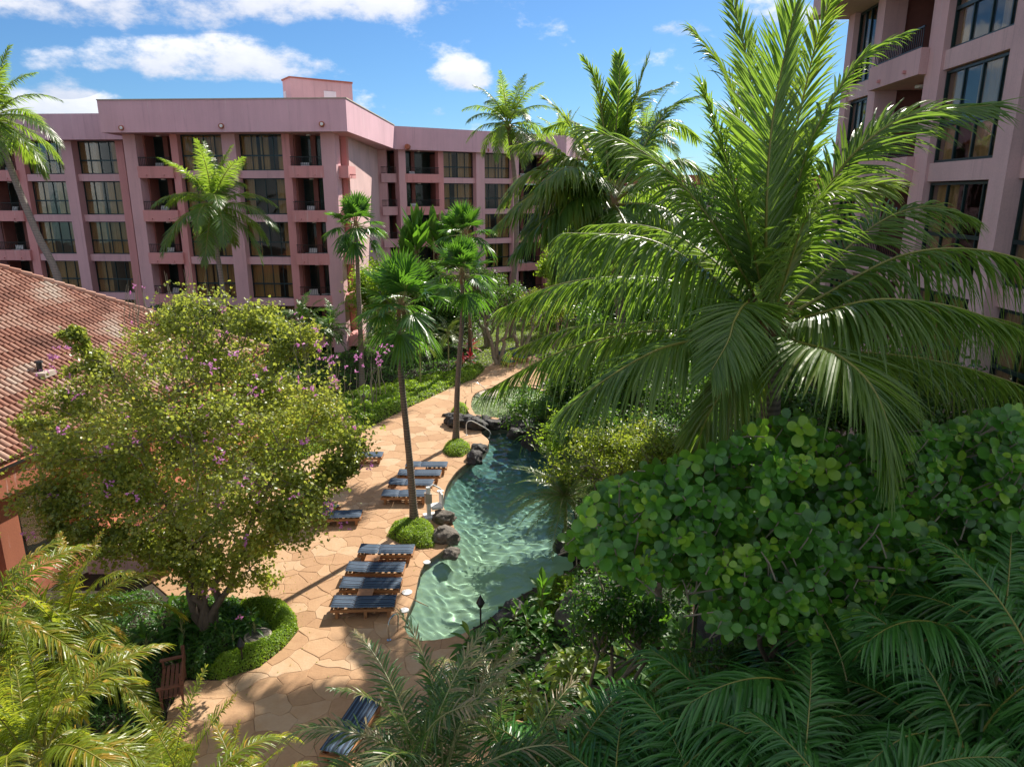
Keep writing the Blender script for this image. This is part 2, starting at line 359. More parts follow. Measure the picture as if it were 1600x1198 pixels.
# ---- leaf blades
def strips(mb, P, d, Wd, Nn, Ln, wid, droop, nseg=4, fold=.25, mat=0, tint=None, prof=(.45, 1, .9, .6, .06), curl=0.0):
    """n long blades at once: from P along d, width along Wd, gravity droop"""
    n = len(P); s = np.linspace(0, 1, nseg + 1); pr = np.interp(s, np.linspace(0, 1, len(prof)), prof)
    Ln = np.broadcast_to(Ln, n)[:, None, None]; wid = np.broadcast_to(wid, n)[:, None, None]; droop = np.broadcast_to(droop, n)[:, None, None]
    c = P[:, None] + d[:, None] * (s[None, :, None] * Ln * (1 - .25 * droop * s[None, :, None])) + np.array((0, 0, -1.0)) * droop * Ln * (s ** 1.6)[None, :, None]
    if curl: c = c + Nn[:, None] * curl * Ln * (s ** 2)[None, :, None]
    w = Wd[:, None] * wid * .5 * pr[None, :, None]
    lift = Nn[:, None] * wid * fold * pr[None, :, None]
    m = nseg + 1
    if fold:
        V = np.stack((c - w, c - lift, c + w), 2); k = 3
    else: V = np.stack((c - w, c + w), 2); k = 2
    V = V.reshape(-1, 3); base = (np.arange(n) * m * k)[:, None, None, None]; seg = (np.arange(nseg) * k)[None, :, None, None]; col = np.arange(k - 1)[None, None, :, None]
    F = base + seg + col + np.array([0, 1, k + 1, k])[None, None, None, :]
    t = rng.uniform(0, 1, n) if tint is None else np.broadcast_to(tint, n)
    mb.add(V, F.reshape(-1, 4), mat, np.repeat(t, m * k))

def frond(mbr, mb, curve, n=90, Lmax=1.0, wid=.04, droop=.5, t0=.14, a0=75, a1=22, vee=.12, rr=.03, roll=0.0, tint=.4, tvar=.25, nseg=4, radial=None, fold=.2, tipL=.3, jit=.1, ragged=0.0, tipt=0.0):
    C = catmull(curve, 26); T = norm(np.gradient(C, axis=0))
    rad = (C[-1] - C[0]) * np.array((1, 1, 0)) if radial is None else np.asarray(radial, dtype=float)
    rad = norm(rad + 1e-6); S = norm(np.cross(rad, (0, 0, 1.0)))
    tube(mbr, C, np.linspace(rr, rr * .15, 26), 5, 0, .5, True)
    for side in (-1, 1):
        t = np.linspace(t0, .995, n) + rng.normal(0, .002, n); t = np.clip(t, 0, 1)
        if ragged: t = t[rng.uniform(0, 1, n) > ragged]
        m = len(t); x = t * 25; i = np.clip(x.astype(int), 0, 24); f = (x - i)[:, None]
        P = C[i] * (1 - f) + C[i + 1] * f; Tt = norm(T[i] * (1 - f) + T[i + 1] * f)
        Sd = norm(S - Tt * (Tt @ S)[:, None]); U = np.cross(Sd, Tt)
        if roll: Sd, U = Sd * math.cos(roll) + U * math.sin(roll), U * math.cos(roll) - Sd * math.sin(roll)
        q = (t - t0) / (1 - t0); Lq = Lmax * (np.minimum(1, .42 + q * 3.2) * (1 - (1 - tipL) * np.clip((q - .35) / .65, 0, 1) ** 1.4)) * rng.normal(1, jit * .6, m)
        ang = np.radians(a0 + (a1 - a0) * q ** 1.1) + rng.normal(0, jit * .7, m); lift = vee + rng.normal(0, jit, m)
        d = norm(Tt * np.cos(ang)[:, None] + side * Sd * np.sin(ang)[:, None] + U * lift[:, None])
        Wd = norm(Tt * np.sin(ang)[:, None] - side * Sd * np.cos(ang)[:, None] + U * rng.normal(0, .25, m)[:, None]); Nn = np.cross(d, Wd) * side
        strips(mb, P, d, Wd, Nn, Lq, wid * (1 - .35 * q), droop * np.clip(rng.normal(1, .22, m), .3, 1.7), nseg, fold, 0, np.clip(tint + tipt * q + rng.normal(0, tvar, m), 0, 1.4))

TPL = {
 'oval': (np.array([[0, 0, 0], [.35, -.28, .05], [.35, 0, -.04], [.35, .28, .05], [.75, -.24, .03], [.75, 0, -.05], [.75, .24, .03], [1.05, 0, -.1]]), np.array([[0, 1, 2], [0, 2, 3], [4, 7, 5], [5, 7, 6]]), np.array([[1, 4, 5, 2], [2, 5, 6, 3]])),
 'bilobe': (np.array([[0, 0, -.05], [.3, -.42, .08], [.85, -.38, .06], [.68, 0, -.06], [.85, .38, .06], [.3, .42, .08]]), np.zeros((0, 3), int), np.array([[0, 1, 2, 3], [0, 3, 4, 5]])),
 'chip': (np.array([[0, 0, 0], [.45, -.3, .06], [1, 0, -.05], [.45, .3, .06]]), np.array([[0, 1, 2], [0, 2, 3]]), np.zeros((0, 4), int)),
 'long': (np.array([[0, 0, 0], [.3, -.12, .05], [.3, .12, .05], [.7, -.1, 0], [.7, .1, 0], [1.05, 0, -.16]]), np.array([[0, 1, 2], [3, 5, 4]]), np.array([[1, 3, 4, 2]])),
}
a_ = np.linspace(0, 2 * math.pi, 12, endpoint=False)
ob = np.c_[.56 + .5 * np.cos(a_), .42 * np.sin(a_) * (1 + .22 * np.cos(a_)), .10 * np.sin(a_) ** 2 - .08 * ((.56 + .5 * np.cos(a_)) ** 2)]
TPL['round'] = (np.vstack((ob, [[0, 0, 0], [.3, 0, -.03], [.8, 0, -.06]])), np.array([[i, (i + 1) % 12, (14 if i in (10, 11, 0, 1) else 13)] for i in range(12)] + [[2, 13, 14], [13, 10, 14]]), np.zeros((0, 4), int))
def scatter(mb, P, Nr, size, kind='oval', tint=None, mat=0, X=None):
    """leaf shapes at P with normals Nr (random spin unless X given)"""
    n = len(P); tv, tf, qf = TPL[kind]; Nr = norm(Nr)
    X = norm(rng.normal(0, 1, (n, 3))) if X is None else X
    X = norm(X - Nr * np.sum(X * Nr, 1)[:, None]); Y = np.cross(Nr, X); size = np.broadcast_to(size, n)
    V = P[:, None] + size[:, None, None] * (tv[None, :, :1] * X[:, None] + tv[None, :, 1:2] * Y[:, None] + tv[None, :, 2:3] * Nr[:, None])
    k = len(tv); b = (np.arange(n) * k)[:, None, None]; t = rng.uniform(0, 1, n) if tint is None else np.broadcast_to(tint, n)
    o = mb.n; mb.add(V.reshape(-1, 3), (b + tf[None]).reshape(-1, 3) if len(tf) else (b + qf[None]).reshape(-1, 4), mat, np.repeat(t, k))
    if len(tf) and len(qf): mb.fs.append(((b + qf[None]).reshape(-1, 4) + o, mat))
def inpoly(P, poly):
    x, y = P[:, 0], P[:, 1]; c = np.zeros(len(P), bool); q = np.asarray(poly)[:, :2]; n = len(q)
    for i in range(n):
        x0, y0 = q[i]; x1, y1 = q[(i + 1) % n]
        k = ((y0 > y) != (y1 > y)) & (x < (x1 - x0) * (y - y0) / (y1 - y0 + 1e-12) + x0); c ^= k
    return c
def polydist(P, poly):
    q = np.asarray(poly, dtype=float)[:, :2]; d = np.full(len(P), 1e9)
    for i in range(len(q)):
        a = q[i]; b = q[(i + 1) % len(q)]; ab = b - a; t = np.clip(((P[:, :2] - a) @ ab) / (ab @ ab + 1e-12), 0, 1); d = np.minimum(d, np.linalg.norm(P[:, :2] - a - t[:, None] * ab, axis=1))
    return d
def randin(poly, n):
    q = np.asarray(poly)[:, :2]; lo, hi = q.min(0), q.max(0); out = np.zeros((0, 2))
    while len(out) < n:
        p = rng.uniform(lo, hi, (n * 2, 2)); out = np.vstack((out, p[inpoly(p, q)]))
    return out[:n]
def lump(P, sc=1.0, seed=0.0): return np.array([mnoise.noise(Vector((x * sc + seed, y * sc - seed, seed))) for x, y in P[:, :2]])

def vines(x): return x

# ================================================================== GROUND, DECK, POOL

pool_px = [(632, 985), (636, 962), (648, 935), (654, 905), (663, 884), (688, 866), (704, 850), (712, 836), (704, 812), (693, 795), (694, 775), (700, 757), (716, 736), (740, 718), (758, 703), (764, 690), (752, 676), (790, 668), (862, 672), (880, 700), (900, 760), (915, 840), (905, 880), (870, 905), (815, 932), (770, 965), (730, 990), (700, 1000), (660, 1004), (640, 998)]
POOL = catmull(np.array([gz(x, y, -.08) for x, y in pool_px + pool_px[:1]]), 110)[:-1, :2]
kid_px = [(742, 648), (736, 634), (742, 616), (770, 606), (800, 604), (840, 608), (860, 625), (850, 650), (800, 656)]
KID = catmull(np.array([gz(x, y, .18) for x, y in kid_px + kid_px[:1]]), 60)[:-1, :2]

deck_px = [(250, 1195), (262, 1110), (290, 1062), (345, 1062), (405, 1042), (445, 1010), (466, 985), (462, 962), (445, 945), (425, 940), (380, 935), (330, 930), (262, 930), (228, 900), (225, 860), (300, 800), (420, 740), (500, 706), (552, 681), (601, 655), (650, 631), (702, 607), (741, 592), (757, 575), (775, 565), (800, 559), (835, 556), (862, 570), (850, 596)]
dl = [gz(x, y)[:2] for x, y in deck_px]
right = [gz(x, y)[:2] for x, y in ((846, 602), (800, 600), (768, 602), (738, 612), (730, 634), (728, 650), (735, 662), (748, 672))]
pl = [tuple(p) for p in POOL]
i0 = min(range(len(pl)), key=lambda i: np.hypot(*(np.array(pl[i]) - gz(752, 676, -.08)[:2])))
i1 = min(range(len(pl)), key=lambda i: np.hypot(*(np.array(pl[i]) - gz(735, 990, -.08)[:2])))
# walk from the top of the pool down its left bank to the bottom shore
seq = []; i = i0
while True:
    seq.append(np.array(pl[i])); 
    if i == i1: break
    i = (i - 1) % len(pl)
low = [gz(x, y)[:2] for x, y in ((722, 1010), (712, 1040), (722, 1075), (760, 1110), (830, 1130), (860, 1150), (862, 1215), (620, 1500), (250, 1500))]
DECK = np.array(dl + right + seq + low)
if sum(DECK[i][0] * DECK[(i + 1) % len(DECK)][1] - DECK[(i + 1) % len(DECK)][0] * DECK[i][1] for i in range(len(DECK))) < 0: DECK = DECK[::-1]
def flat(mbx, poly, z, mat=0, tint=.5):
    from mathutils.geometry import tessellate_polygon
    p = [Vector((x, y, 0)) for x, y in np.asarray(poly)[:, :2]]; tr = tessellate_polygon([p]); v = np.array([[a.x, a.y, z] for a in p])
    f = []
    for t in tr:
        a, b, c = v[t[0]], v[t[1]], v[t[2]]
        f.append(list(t) if (b[0] - a[0]) * (c[1] - a[1]) - (c[0] - a[0]) * (b[1] - a[1]) > 0 else list(t)[::-1])
    mbx.add(v, np.array(f), mat, tint)
def skirt(mbx, poly, z0, z1, mat=0, inward=False):
    p = np.asarray(poly)[:, :2]; n = len(p); v = np.concatenate((np.c_[p, np.full(n, z0)], np.c_[p, np.full(n, z1)])); i = np.arange(n); j = (i + 1) % n
    f = np.stack((i, j, j + n, i + n), 1); mbx.add(v, f[:, ::-1] if inward else f, mat)
mb = MB(); flat(mb, DECK, -.014); skirt(mb, DECK, -.5, -.014); deck = mb.build('pool_deck', 'mortar', kind='structure')

def clip_half(poly, p, n):          # keep side where (x-p).n <= 0
    out = []; m = len(poly)
    for i in range(m):
        a, b = poly[i], poly[(i + 1) % m]; da = (a - p) @ n; db = (b - p) @ n
        if da <= 0: out.append(a)
        if (da < 0 < db) or (db < 0 < da): out.append(a + (b - a) * (da / (da - db)))
    return out
seeds = []
cand = randin(DECK, 6000)
for p in cand:
    r = .78 + .45 * mnoise.noise(Vector((p[0] * .5, p[1] * .5, 3))) + rng.normal(0, .34)
    r = max(.26, min(1.5, r)) * (1.0 if p[1] < 26 else 1.15 if p[1] < 34 else 1.45)
    if all((p[0] - q[0]) ** 2 + (p[1] - q[1]) ** 2 > ((r + q[2]) / 2 * .82) ** 2 for q in seeds): seeds.append((p[0], p[1], r))
S2 = np.array(seeds)[:, :2]
stones = []
for k in range(len(S2)):
    c = S2[k]; dd = np.linalg.norm(S2 - c, axis=1); nb = np.argsort(dd)[1:16]; cell = [c + np.array(v) * 2.4 for v in ((-1, -1), (1, -1), (1, 1), (-1, 1))]
    planes = []
    for j in nb:
        n = S2[j] - c; n = n / np.linalg.norm(n); mid = (S2[j] + c) / 2 - n * .005; cell = clip_half(cell, mid, n); planes.append((mid, n))
        if len(cell) < 3: break
    if len(cell) < 3: continue
    if len(cell) >= 3:
        poly = [np.array(v) for v in DECK]
        cc = np.array(cell); cell_edges = []
        m = len(cc)
        for i in range(m):
            e = cc[(i + 1) % m] - cc[i]; L_ = np.linalg.norm(e)
            if L_ < 1e-6: continue
            nn = np.array((e[1], -e[0])) / L_; poly = clip_half(poly, cc[i], nn)
            if len(poly) < 3: break
        if len(poly) < 3: continue
        poly = np.array(poly); ar = .5 * sum(poly[i][0] * poly[(i + 1) % len(poly)][1] - poly[(i + 1) % len(poly)][0] * poly[i][1] for i in range(len(poly)))
        if ar < .02: continue
        # break the straight joints, pin the deck's own edge
        sub = []
        for i in range(len(poly)):
            a, b = poly[i], poly[(i + 1) % len(poly)]; ns = max(1, int(np.linalg.norm(b - a) / .22))
            for q in range(ns): sub.append(a + (b - a) * q / ns)
        sub = np.array(sub); ds = np.minimum(polydist(sub, DECK) / .25, 1)[:, None]
        w = np.array([[mnoise.noise(Vector((x * 2.1, y * 2.1, 1))), mnoise.noise(Vector((x * 2.1, y * 2.1, 9)))] for x, y in sub]) * .22
        w += np.array([[mnoise.noise(Vector((x * 7, y * 7, 4))), mnoise.noise(Vector((x * 7, y * 7, 7)))] for x, y in sub]) * .06
        stones.append((c, sub + w * ds, ar))
stones.sort(key=lambda s: s[0][1])
def stone_mesh(mbx, poly, zt):
    n = len(poly); ctr = poly.mean(0); d = poly - ctr; inner = poly - d / np.maximum(np.linalg.norm(d, axis=1, keepdims=True), .05) * .014
    t = rng.uniform(0, 1); tilt = rng.normal(0, .002, 2)
    zi = zt + (inner - ctr) @ tilt; zo = zi - .007
    v = np.concatenate((np.c_[inner, zi], np.c_[poly, zo], np.c_[poly, np.full(n, -.02)])); i = np.arange(n); j = (i + 1) % n
    f = [list(range(n))] + [[int(n + a), int(n + b), int(b), int(a)] for a, b in zip(i, j)] + [[int(2 * n + a), int(2 * n + b), int(n + b), int(n + a)] for a, b in zip(i, j)]
    mbx.add(v, f, 0, t)
far = MB()
for k, (c, poly, ar) in enumerate(stones):
    zt = rng.normal(0, .0022)
    if k < 296:
        s_ = MB(); stone_mesh(s_, poly, zt); s_.build('flagstone', 'stone', deck)
    else: stone_mesh(far, poly, zt)
if far.n: far.build('flagstone_paving', 'stone', deck, kind='stuff')

from mathutils.geometry import tessellate_polygon
g_out = [Vector(v) for v in ((-400, -60, 0), (400, -60, 0), (400, 900, 0), (-400, 900, 0))]
g_in = [Vector((x, y, 0)) for x, y in POOL]
tr = tessellate_polygon([g_out, g_in]); gv = np.array([[v.x, v.y, -.03] for v in g_out + g_in]); gf = []
for t in tr:
    a, b, c = gv[t[0]], gv[t[1]], gv[t[2]]; gf.append(list(t) if (b[0] - a[0]) * (c[1] - a[1]) - (c[0] - a[0]) * (b[1] - a[1]) > 0 else list(t)[::-1])
mb = MB(); mb.add(gv, np.array(gf)); mb.build('ground', 'soil', kind='structure')
# ---- pool basin and water
def ring_in(poly, d):
    p = np.asarray(poly); n = len(p); t = norm(np.roll(p, -1, 0) - np.roll(p, 1, 0)); nrm = np.c_[-t[:, 1], t[:, 0]]
    a = sum(p[i][0] * p[(i + 1) % n][1] - p[(i + 1) % n][0] * p[i][1] for i in range(n)); return p + nrm * (d if a > 0 else -d)
if sum(POOL[i][0] * POOL[(i + 1) % len(POOL)][1] - POOL[(i + 1) % len(POOL)][0] * POOL[i][1] for i in range(len(POOL))) < 0: POOL = POOL[::-1]
ZB = -1.15
def gridfill(mbx, poly, z, step, zf, mat=0):
    """heightfield sheet cut to poly by grid cells, a little larger than the outline"""
    q = np.asarray(poly); lo, hi = q.min(0) - step, q.max(0) + step; nx = int((hi[0] - lo[0]) / step) + 1; ny = int((hi[1] - lo[1]) / step) + 1
    X, Y = np.meshgrid(lo[0] + np.arange(nx) * step, lo[1] + np.arange(ny) * step, indexing='ij'); P = np.c_[X.ravel(), Y.ravel()]
    ins = inpoly(P, q) | (polydist(P, q) < step * 1.5); Z = zf(P)
    i, j = np.meshgrid(np.arange(nx - 1), np.arange(ny - 1), indexing='ij'); a = (i * ny + j).ravel(); F = np.stack((a, a + ny, a + ny + 1, a + 1), 1); F = F[ins[F].all(1)]
    used = np.unique(F); rm = np.full(len(P), -1); rm[used] = np.arange(len(used)); mbx.add(np.c_[P, Z][used], rm[F], mat)
mb = MB()
dn = lambda P: -np.clip(polydist(P, POOL) * .75, .0, .75) - .40 - .55 * np.clip((P[:, 1] - 20) / 8, 0, 1)
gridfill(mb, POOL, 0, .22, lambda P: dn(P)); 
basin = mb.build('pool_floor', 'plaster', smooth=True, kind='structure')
mb = MB(); skirt(mb, POOL, -1.6, -.012, inward=True)
outer = ring_in(POOL, -.16); 
pw = mb.build('pool_wall', 'conc', smooth=True, kind='structure')
def waves(P):
    z = np.zeros(len(P)); r2 = np.random.default_rng(3)
    for k in range(26):
        lam = r2.uniform(.2, .8); a = r2.uniform(0, 6.28); ph = r2.uniform(0, 6.28)
        z += .0029 * lam ** 1.15 * np.sin((P[:, 0] * math.cos(a) + P[:, 1] * math.sin(a)) * 6.283 / lam + ph + .8 * np.sin(P[:, 0] * 1.3 + P[:, 1] * .9 + k))
    return z * (1.0 - .25 * np.clip((P[:, 1] - 24) / 4, 0, 1)) - .085
mb = MB(); gridfill(mb, ring_in(POOL, -.04), 0, .036, waves); wt = mb.build('pool_water', 'water', smooth=True, kind='structure')
for o_, k_ in ((wt, 'is_caustics_caster'), (basin, 'is_caustics_receiver'), (pw, 'is_caustics_receiver')):
    try: setattr(o_.cycles, k_, True)
    except Exception: pass
mb = MB(); flat(mb, ring_in(KID, -.01) if False else KID, -.02); skirt(mb, KID, -.03, .20, inward=False); mb.build('upper_pool_floor', 'kidfloor', kind='structure')
mb = MB(); gridfill(mb, KID, 0, .08, lambda P: waves(P) * .5 + .2); mb.build('upper_pool_water', 'water', smooth=True, kind='structure')
# curb round the upper pool, with a round step in it
def rim(mbx, poly, w, z0, z1, i_from=0, i_to=None, mat=0):
    a = np.asarray(poly)[i_from:i_to]; b = ring_in(np.asarray(poly), -w)[i_from:i_to] ; n = len(a)
    v = np.concatenate((np.c_[a, np.full(n, z1)], np.c_[b, np.full(n, z1)], np.c_[a, np.full(n, z0)], np.c_[b, np.full(n, z0)]))
    i = np.arange(n - 1) if i_to is not None or i_from else np.arange(n); j = (i + 1) % n
    mbx.add(v, np.concatenate((np.stack((i, i + n, j + n, j), 1), np.stack((i + 2 * n, i, j, j + 2 * n), 1), np.stack((i + n, i + 3 * n, j + 3 * n, j + n), 1))), mat)
mb = MB(); rim(mb, KID, .28, -.1, .222); mb.build('upper_pool_kerb', 'stone', smooth=False, kind='structure')
mb = MB(); c = gz(766, 613, .2); 
for rr_, zz in ((1.1, .10), (.7, .17)):
    aa = np.linspace(0, 2 * math.pi, 24, endpoint=False); prism(mb, np.c_[c[0] + rr_ * np.cos(aa), c[1] + rr_ * np.sin(aa)], -.01, zz)
mb.build('upper_pool_step', 'conc', kind='structure')

# ================================================================== HOTEL
LV = [13.0, 9.98, 6.96, 3.94, .92]                    # slab undersides, five storeys
FL = 3.02
ORD = ['top-floor', 'fourth-floor', 'third-floor', 'second-floor', 'ground-floor']
_glass_me = {}
def unit_pane(w, h):
    k = (round(w, 2), round(h, 2))
    if k not in _glass_me:
        mb = MB(); box(mb, 0, k[0], -.01, .01, 0, k[1]); _glass_me[k] = mb.build('pane', 'glass', data_only=True)
    return _glass_me[k]
def fmat(fr, a, b, z):
    return Matrix(((fr.u[0], fr.n[0], 0, fr.O[0] + a * fr.u[0] + b * fr.n[0]), (fr.u[1], fr.n[1], 0, fr.O[1] + a * fr.u[1] + b * fr.n[1]), (0, 0, 1, z), (0, 0, 0, 1)))
def window(fr, par, a0, a1, z0, z1, rec=-.45, cols=4, split=.42, detail=True):
    mb = MB(); fw = .05; zs = z0 + (z1 - z0) * split
    box(mb, a0, a1, rec - .05, rec + .05, z0, z0 + .07, fr); box(mb, a0, a1, rec - .05, rec + .05, z1 - .07, z1, fr)
    box(mb, a0, a0 + fw, rec - .05, rec + .05, z0 + .07, z1 - .07, fr); box(mb, a1 - fw, a1, rec - .05, rec + .05, z0 + .07, z1 - .07, fr)
    box(mb, a0 + fw, a1 - fw, rec - .05, rec + .06, zs - .05, zs + .05, fr)
    w = (a1 - a0 - 2 * fw) / cols
    for c in range(1, cols):
        x = a0 + fw + c * w; box(mb, x - .025, x + .025, rec - .04, rec + .04, z0 + .07, zs - .05, fr); box(mb, x - .025, x + .025, rec - .04, rec + .04, zs + .05, z1 - .07, fr)
    f = mb.build('window', 'teal_d', par)
    inv = parent_inv(par)
    for c in range(cols):
        for (q0, q1) in ((z0 + .07, zs - .05), (zs + .05, z1 - .07)):
            x = a0 + fw + c * w + .025; me = unit_pane(w - .05, q1 - q0)
            place('pane', me, f, mat=parent_inv(f) @ fmat(fr, x, rec, q0))
    # curtains drawn to differing widths
    mb = MB(); ww = a1 - a0; l = rng.uniform(.15, .48) * ww; r = rng.uniform(.15, .46) * ww; bb = rec - .16
    def drape(x0, x1):
        n = max(4, int((x1 - x0) / .05)); x = np.linspace(x0, x1, n); b = bb + .045 * np.sin(x * 42 + 1) + .02 * np.sin(x * 17)
        v = np.concatenate((np.c_[x, b, np.full(n, z0 + .02)], np.c_[x, b, np.full(n, z1 - .02)])); i = np.arange(n - 1); mb.add(fr.w(v), np.stack((i, i + 1, i + 1 + n, i + n), 1), 0, .5)
    drape(a0 + .03, a0 + .03 + l); drape(a1 - .03 - r, a1 - .03)
    if rng.uniform() < .35: drape(a0 + ww * .42, a0 + ww * .62)
    mb.build('curtain', 'curtain', f, smooth=True)
def railing(fr, par, a0, a1, b, z0, z1, step=.13, b1=None):
    mb = MB(); box(mb, a0, a1, b - .025, b + .025, z1 - .05, z1, fr); box(mb, a0, a1, b - .015, b + .015, z0 + .04, z0 + .07, fr)
    for x in np.arange(a0 + .04, a1 - .02, step): box(mb, x - .011, x + .011, b - .011, b + .011, z0 + .07, z1 - .05, fr)
    return mb.build('railing', 'metal_d', par)
CHAIR = None
def lounge_chair_me():
    out = []
    mb = MB(); box(mb, -.3, .3, -.3, .3, .16, .30)
    out.append(('seat', mb.build('seat', 'white', data_only=True)))
    mb = MB(); v = [[-.3, .24, .30], [.3, .24, .30], [.3, .34, .30], [-.3, .34, .30], [-.3, .36, .82], [.3, .36, .82], [.3, .46, .82], [-.3, .46, .82]]; mb.add(v, BOXF); out.append(('backrest', mb.build('backrest', 'white', data_only=True)))
    for x in (-.36, .30):
        mb = MB(); box(mb, x, x + .06, -.3, .3, .44, .50); box(mb, x, x + .06, -.3, -.24, 0, .44); box(mb, x, x + .06, .2, .26, 0, .44); out.append(('armrest', mb.build('armrest', 'white', data_only=True)))
    return out
def patio_set(fr, a, b, z, where, w):
    global CHAIR
    if CHAIR is None: CHAIR = lounge_chair_me()
    base = fmat(fr, a - .45, b, z)
    t = thing('patio_chair', 'white patio chair on the ' + where, 'chair', group='patio chairs on the hotel balconies'); t.matrix_world = base @ Matrix.Rotation(math.pi + rng.uniform(-.4, .4), 4, 'Z')
    for n_, me in CHAIR: place(n_, me, t, mat=Matrix.Identity(4))
    t = thing('patio_table', 'white patio table on the ' + where, 'table', group='patio tables on the hotel balconies'); t.matrix_world = fmat(fr, a + .45, b - .1, z)
    global TBL
    try: TBL
    except NameError:
        mb = MB(); aa = np.linspace(0, 6.283, 14, endpoint=False); prism(mb, np.c_[.38 * np.cos(aa), .38 * np.sin(aa)], .46, .50); m1 = mb.build('table_top', 'white', data_only=True)
        mb = MB(); tube(mb, [[0, 0, 0], [0, 0, .46]], [.2, .04], 8); m2 = mb.build('pedestal', 'white', data_only=True); TBL = (m1, m2)
    place('table_top', TBL[0], t, mat=Matrix.Identity(4)); place('pedestal', TBL[1], t, mat=Matrix.Identity(4))

def facade(par, fr, bays, levels, where, soffit=15.97, pm='pink', nm='pink2', parap=.82, furniture=True, depth=2.3, ords=ORD, base=-.3, rec=-.45):
    names = iter(range(99))
    a_lo = min(b[1] for b in bays); a_hi = max(b[2] for b in bays)
    for kind, a0, a1 in bays:
        if kind == 'main':
            mb = MB(); box(mb, a0, a1, -.7, .32, base, soffit - .004, fr); mb.build('column', pm, par)
        elif kind == 'ncol':
            mb = MB(); box(mb, a0, a1, -.62, .10, base, soffit - .004, fr); mb.build('column', nm, par)
        elif kind == 'win':
            for i, z in enumerate(levels):
                mb = MB(); box(mb, a0 + .002, a1 - .002, -.6, .02, z, z + .52, fr); mb.build('spandrel', pm, par)
                window(fr, par, a0 + .01, a1 - .01, z + .525, min(z + FL, soffit) - .006, rec=rec)
            for z in levels[:1]: pass
        elif kind in ('bal', 'sbal'):
            for i, z in enumerate(levels):
                top = min(z + FL, soffit); mb = MB(); fb = .34 if kind == 'bal' else -.1
                e = .1 if kind == 'bal' else -.003
                box(mb, a0 - e, a1 + e, fb - .16, fb, z + .02, z + parap, fr); box(mb, a0 + .003, a1 - .003, -depth, fb - .162, z + .03, z + .28, fr)
                if kind == 'bal':
                    for x in (a0 - e, a1 + e - .12): box(mb, x, x + .12, .105, fb - .163, z + .02, z + parap, fr)
                p = mb.build('balcony_parapet', nm if kind == 'bal' else pm, par)
                railing(fr, par, a0 + .02, a1 - .02, fb - .08, z + parap, z + parap + .62)
                if kind == 'bal':
                    w = a1 - a0; mb = MB(); q = a0 + w * .40
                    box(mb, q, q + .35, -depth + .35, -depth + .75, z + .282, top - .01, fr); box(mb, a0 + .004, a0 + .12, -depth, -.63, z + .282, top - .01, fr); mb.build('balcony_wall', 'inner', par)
                    mb = MB()
                    box(mb, a0 + .13, q - .01, -depth + .44, -depth + .5, z + .282, top - .02, fr); box(mb, q + .36, a1 - .01, -depth + .44, -depth + .5, z + .282, top - .02, fr)
                    d = mb.build('balcony_door', 'teal_d', par)
                    for x0, x1 in ((a0 + .2, q - .08), (q + .43, a1 - .08)):
                        place('pane', unit_pane(x1 - x0, top - z - .6), d, mat=parent_inv(d) @ fmat(fr, x0, -depth + .52, z + .4))
                    mb = MB(); m_ = (a0 + a1) / 2
                    aa = np.linspace(0, 6.283, 10, endpoint=False); v = np.array([[m_ + .16 * math.cos(x), -.6 + .16 * math.sin(x)] for x in aa]); vv = fr.w(np.c_[v, np.zeros(10)])[:, :2]
                    prism(mb, vv, top - .1, top - .012); mb.build('ceiling_lamp', 'white', par)
                    for x in (a0 + w * .22, a0 + w * .75): mb = MB(); box(mb, x - .05, x + .05, fb + .001, fb + .09, z + .16, z + .25, fr); mb.build('drain_spout', 'pink2', p)
                    if furniture and w > 1.5: patio_set(fr, a0 + w * .5, -.75, z + .282, ords[i] + ' balcony ' + where[next(names) // len(levels)] if False else ords[i] + ' balcony ' + where[kind_idx(bays, a0)], w)
                else:
                    mb = MB(); box(mb, a0 + .004, a1 - .004, -depth, -depth + .1, z + .282, top - .01, fr); mb.build('balcony_wall', 'inner', par)
def kind_idx(bays, a0):
    k = 0
    for kd, x0, x1 in bays:
        if kd == 'bal':
            if abs(x0 - a0) < 1e-6: return k
            k += 1
    return 0
def mkbays(fr, spec, py):
    return [(k, fr.hit(p0, py), fr.hit(p1, py)) for k, p0, p1 in spec]
def core(par, poly, z0, z1, mat='room'):
    mb = MB(); prism(mb, poly, z0, z1); return mb.build('wall', mat, par)

hotel = thing('hotel_building', 'pink five-storey hotel block with stepped wings across the far side of the garden', 'building', (-15, 54, 0))
# front wing
A = at(200, 250, 53.0); B = at(527, 250, 51.9); F1 = Frame(A[:2], B[:2], 1)
if F1.n[1] > 0: F1.n = -F1.n
b1 = mkbays(F1, [('main', 200, 219), ('bal', 219, 270), ('ncol', 270, 281), ('win', 281, 352), ('main', 352, 373), ('win', 373, 443), ('ncol', 443, 455), ('bal', 455, 505), ('main', 505, 527)], 250)
facade(hotel, F1, b1, LV, ['behind the front palm crown', 'at the front wing corner'])
# left wing
C = at(0, 250, 57.2); Dd = at(197, 250, 56.2); F2 = Frame(C[:2], Dd[:2], 1)
if F2.n[1] > 0: F2.n = -F2.n
b2 = mkbays(F2, [('win', -110, -45), ('main', -45, -28), ('bal', -26, 25), ('ncol', 25, 38), ('win', 38, 102), ('main', 102, 119), ('win', 119, 184), ('ncol', 184, 196)], 250)
facade(hotel, F2, b2, [z - .12 for z in LV], ['of the left hotel wing'], soffit=15.8)
# recess between left wing and front wing
P1 = F2.w(np.array([[b2[-1][2], 0, 0]]))[0][:2]
FR_ = Frame(P1, (A[0] + .1, P1[1] - .3), 1)
if FR_.n[1] > 0: FR_.n = -FR_.n
facade(hotel, FR_, [('sbal', .02, FR_.len + .5)], [z - .12 for z in LV], [''], soffit=15.8)
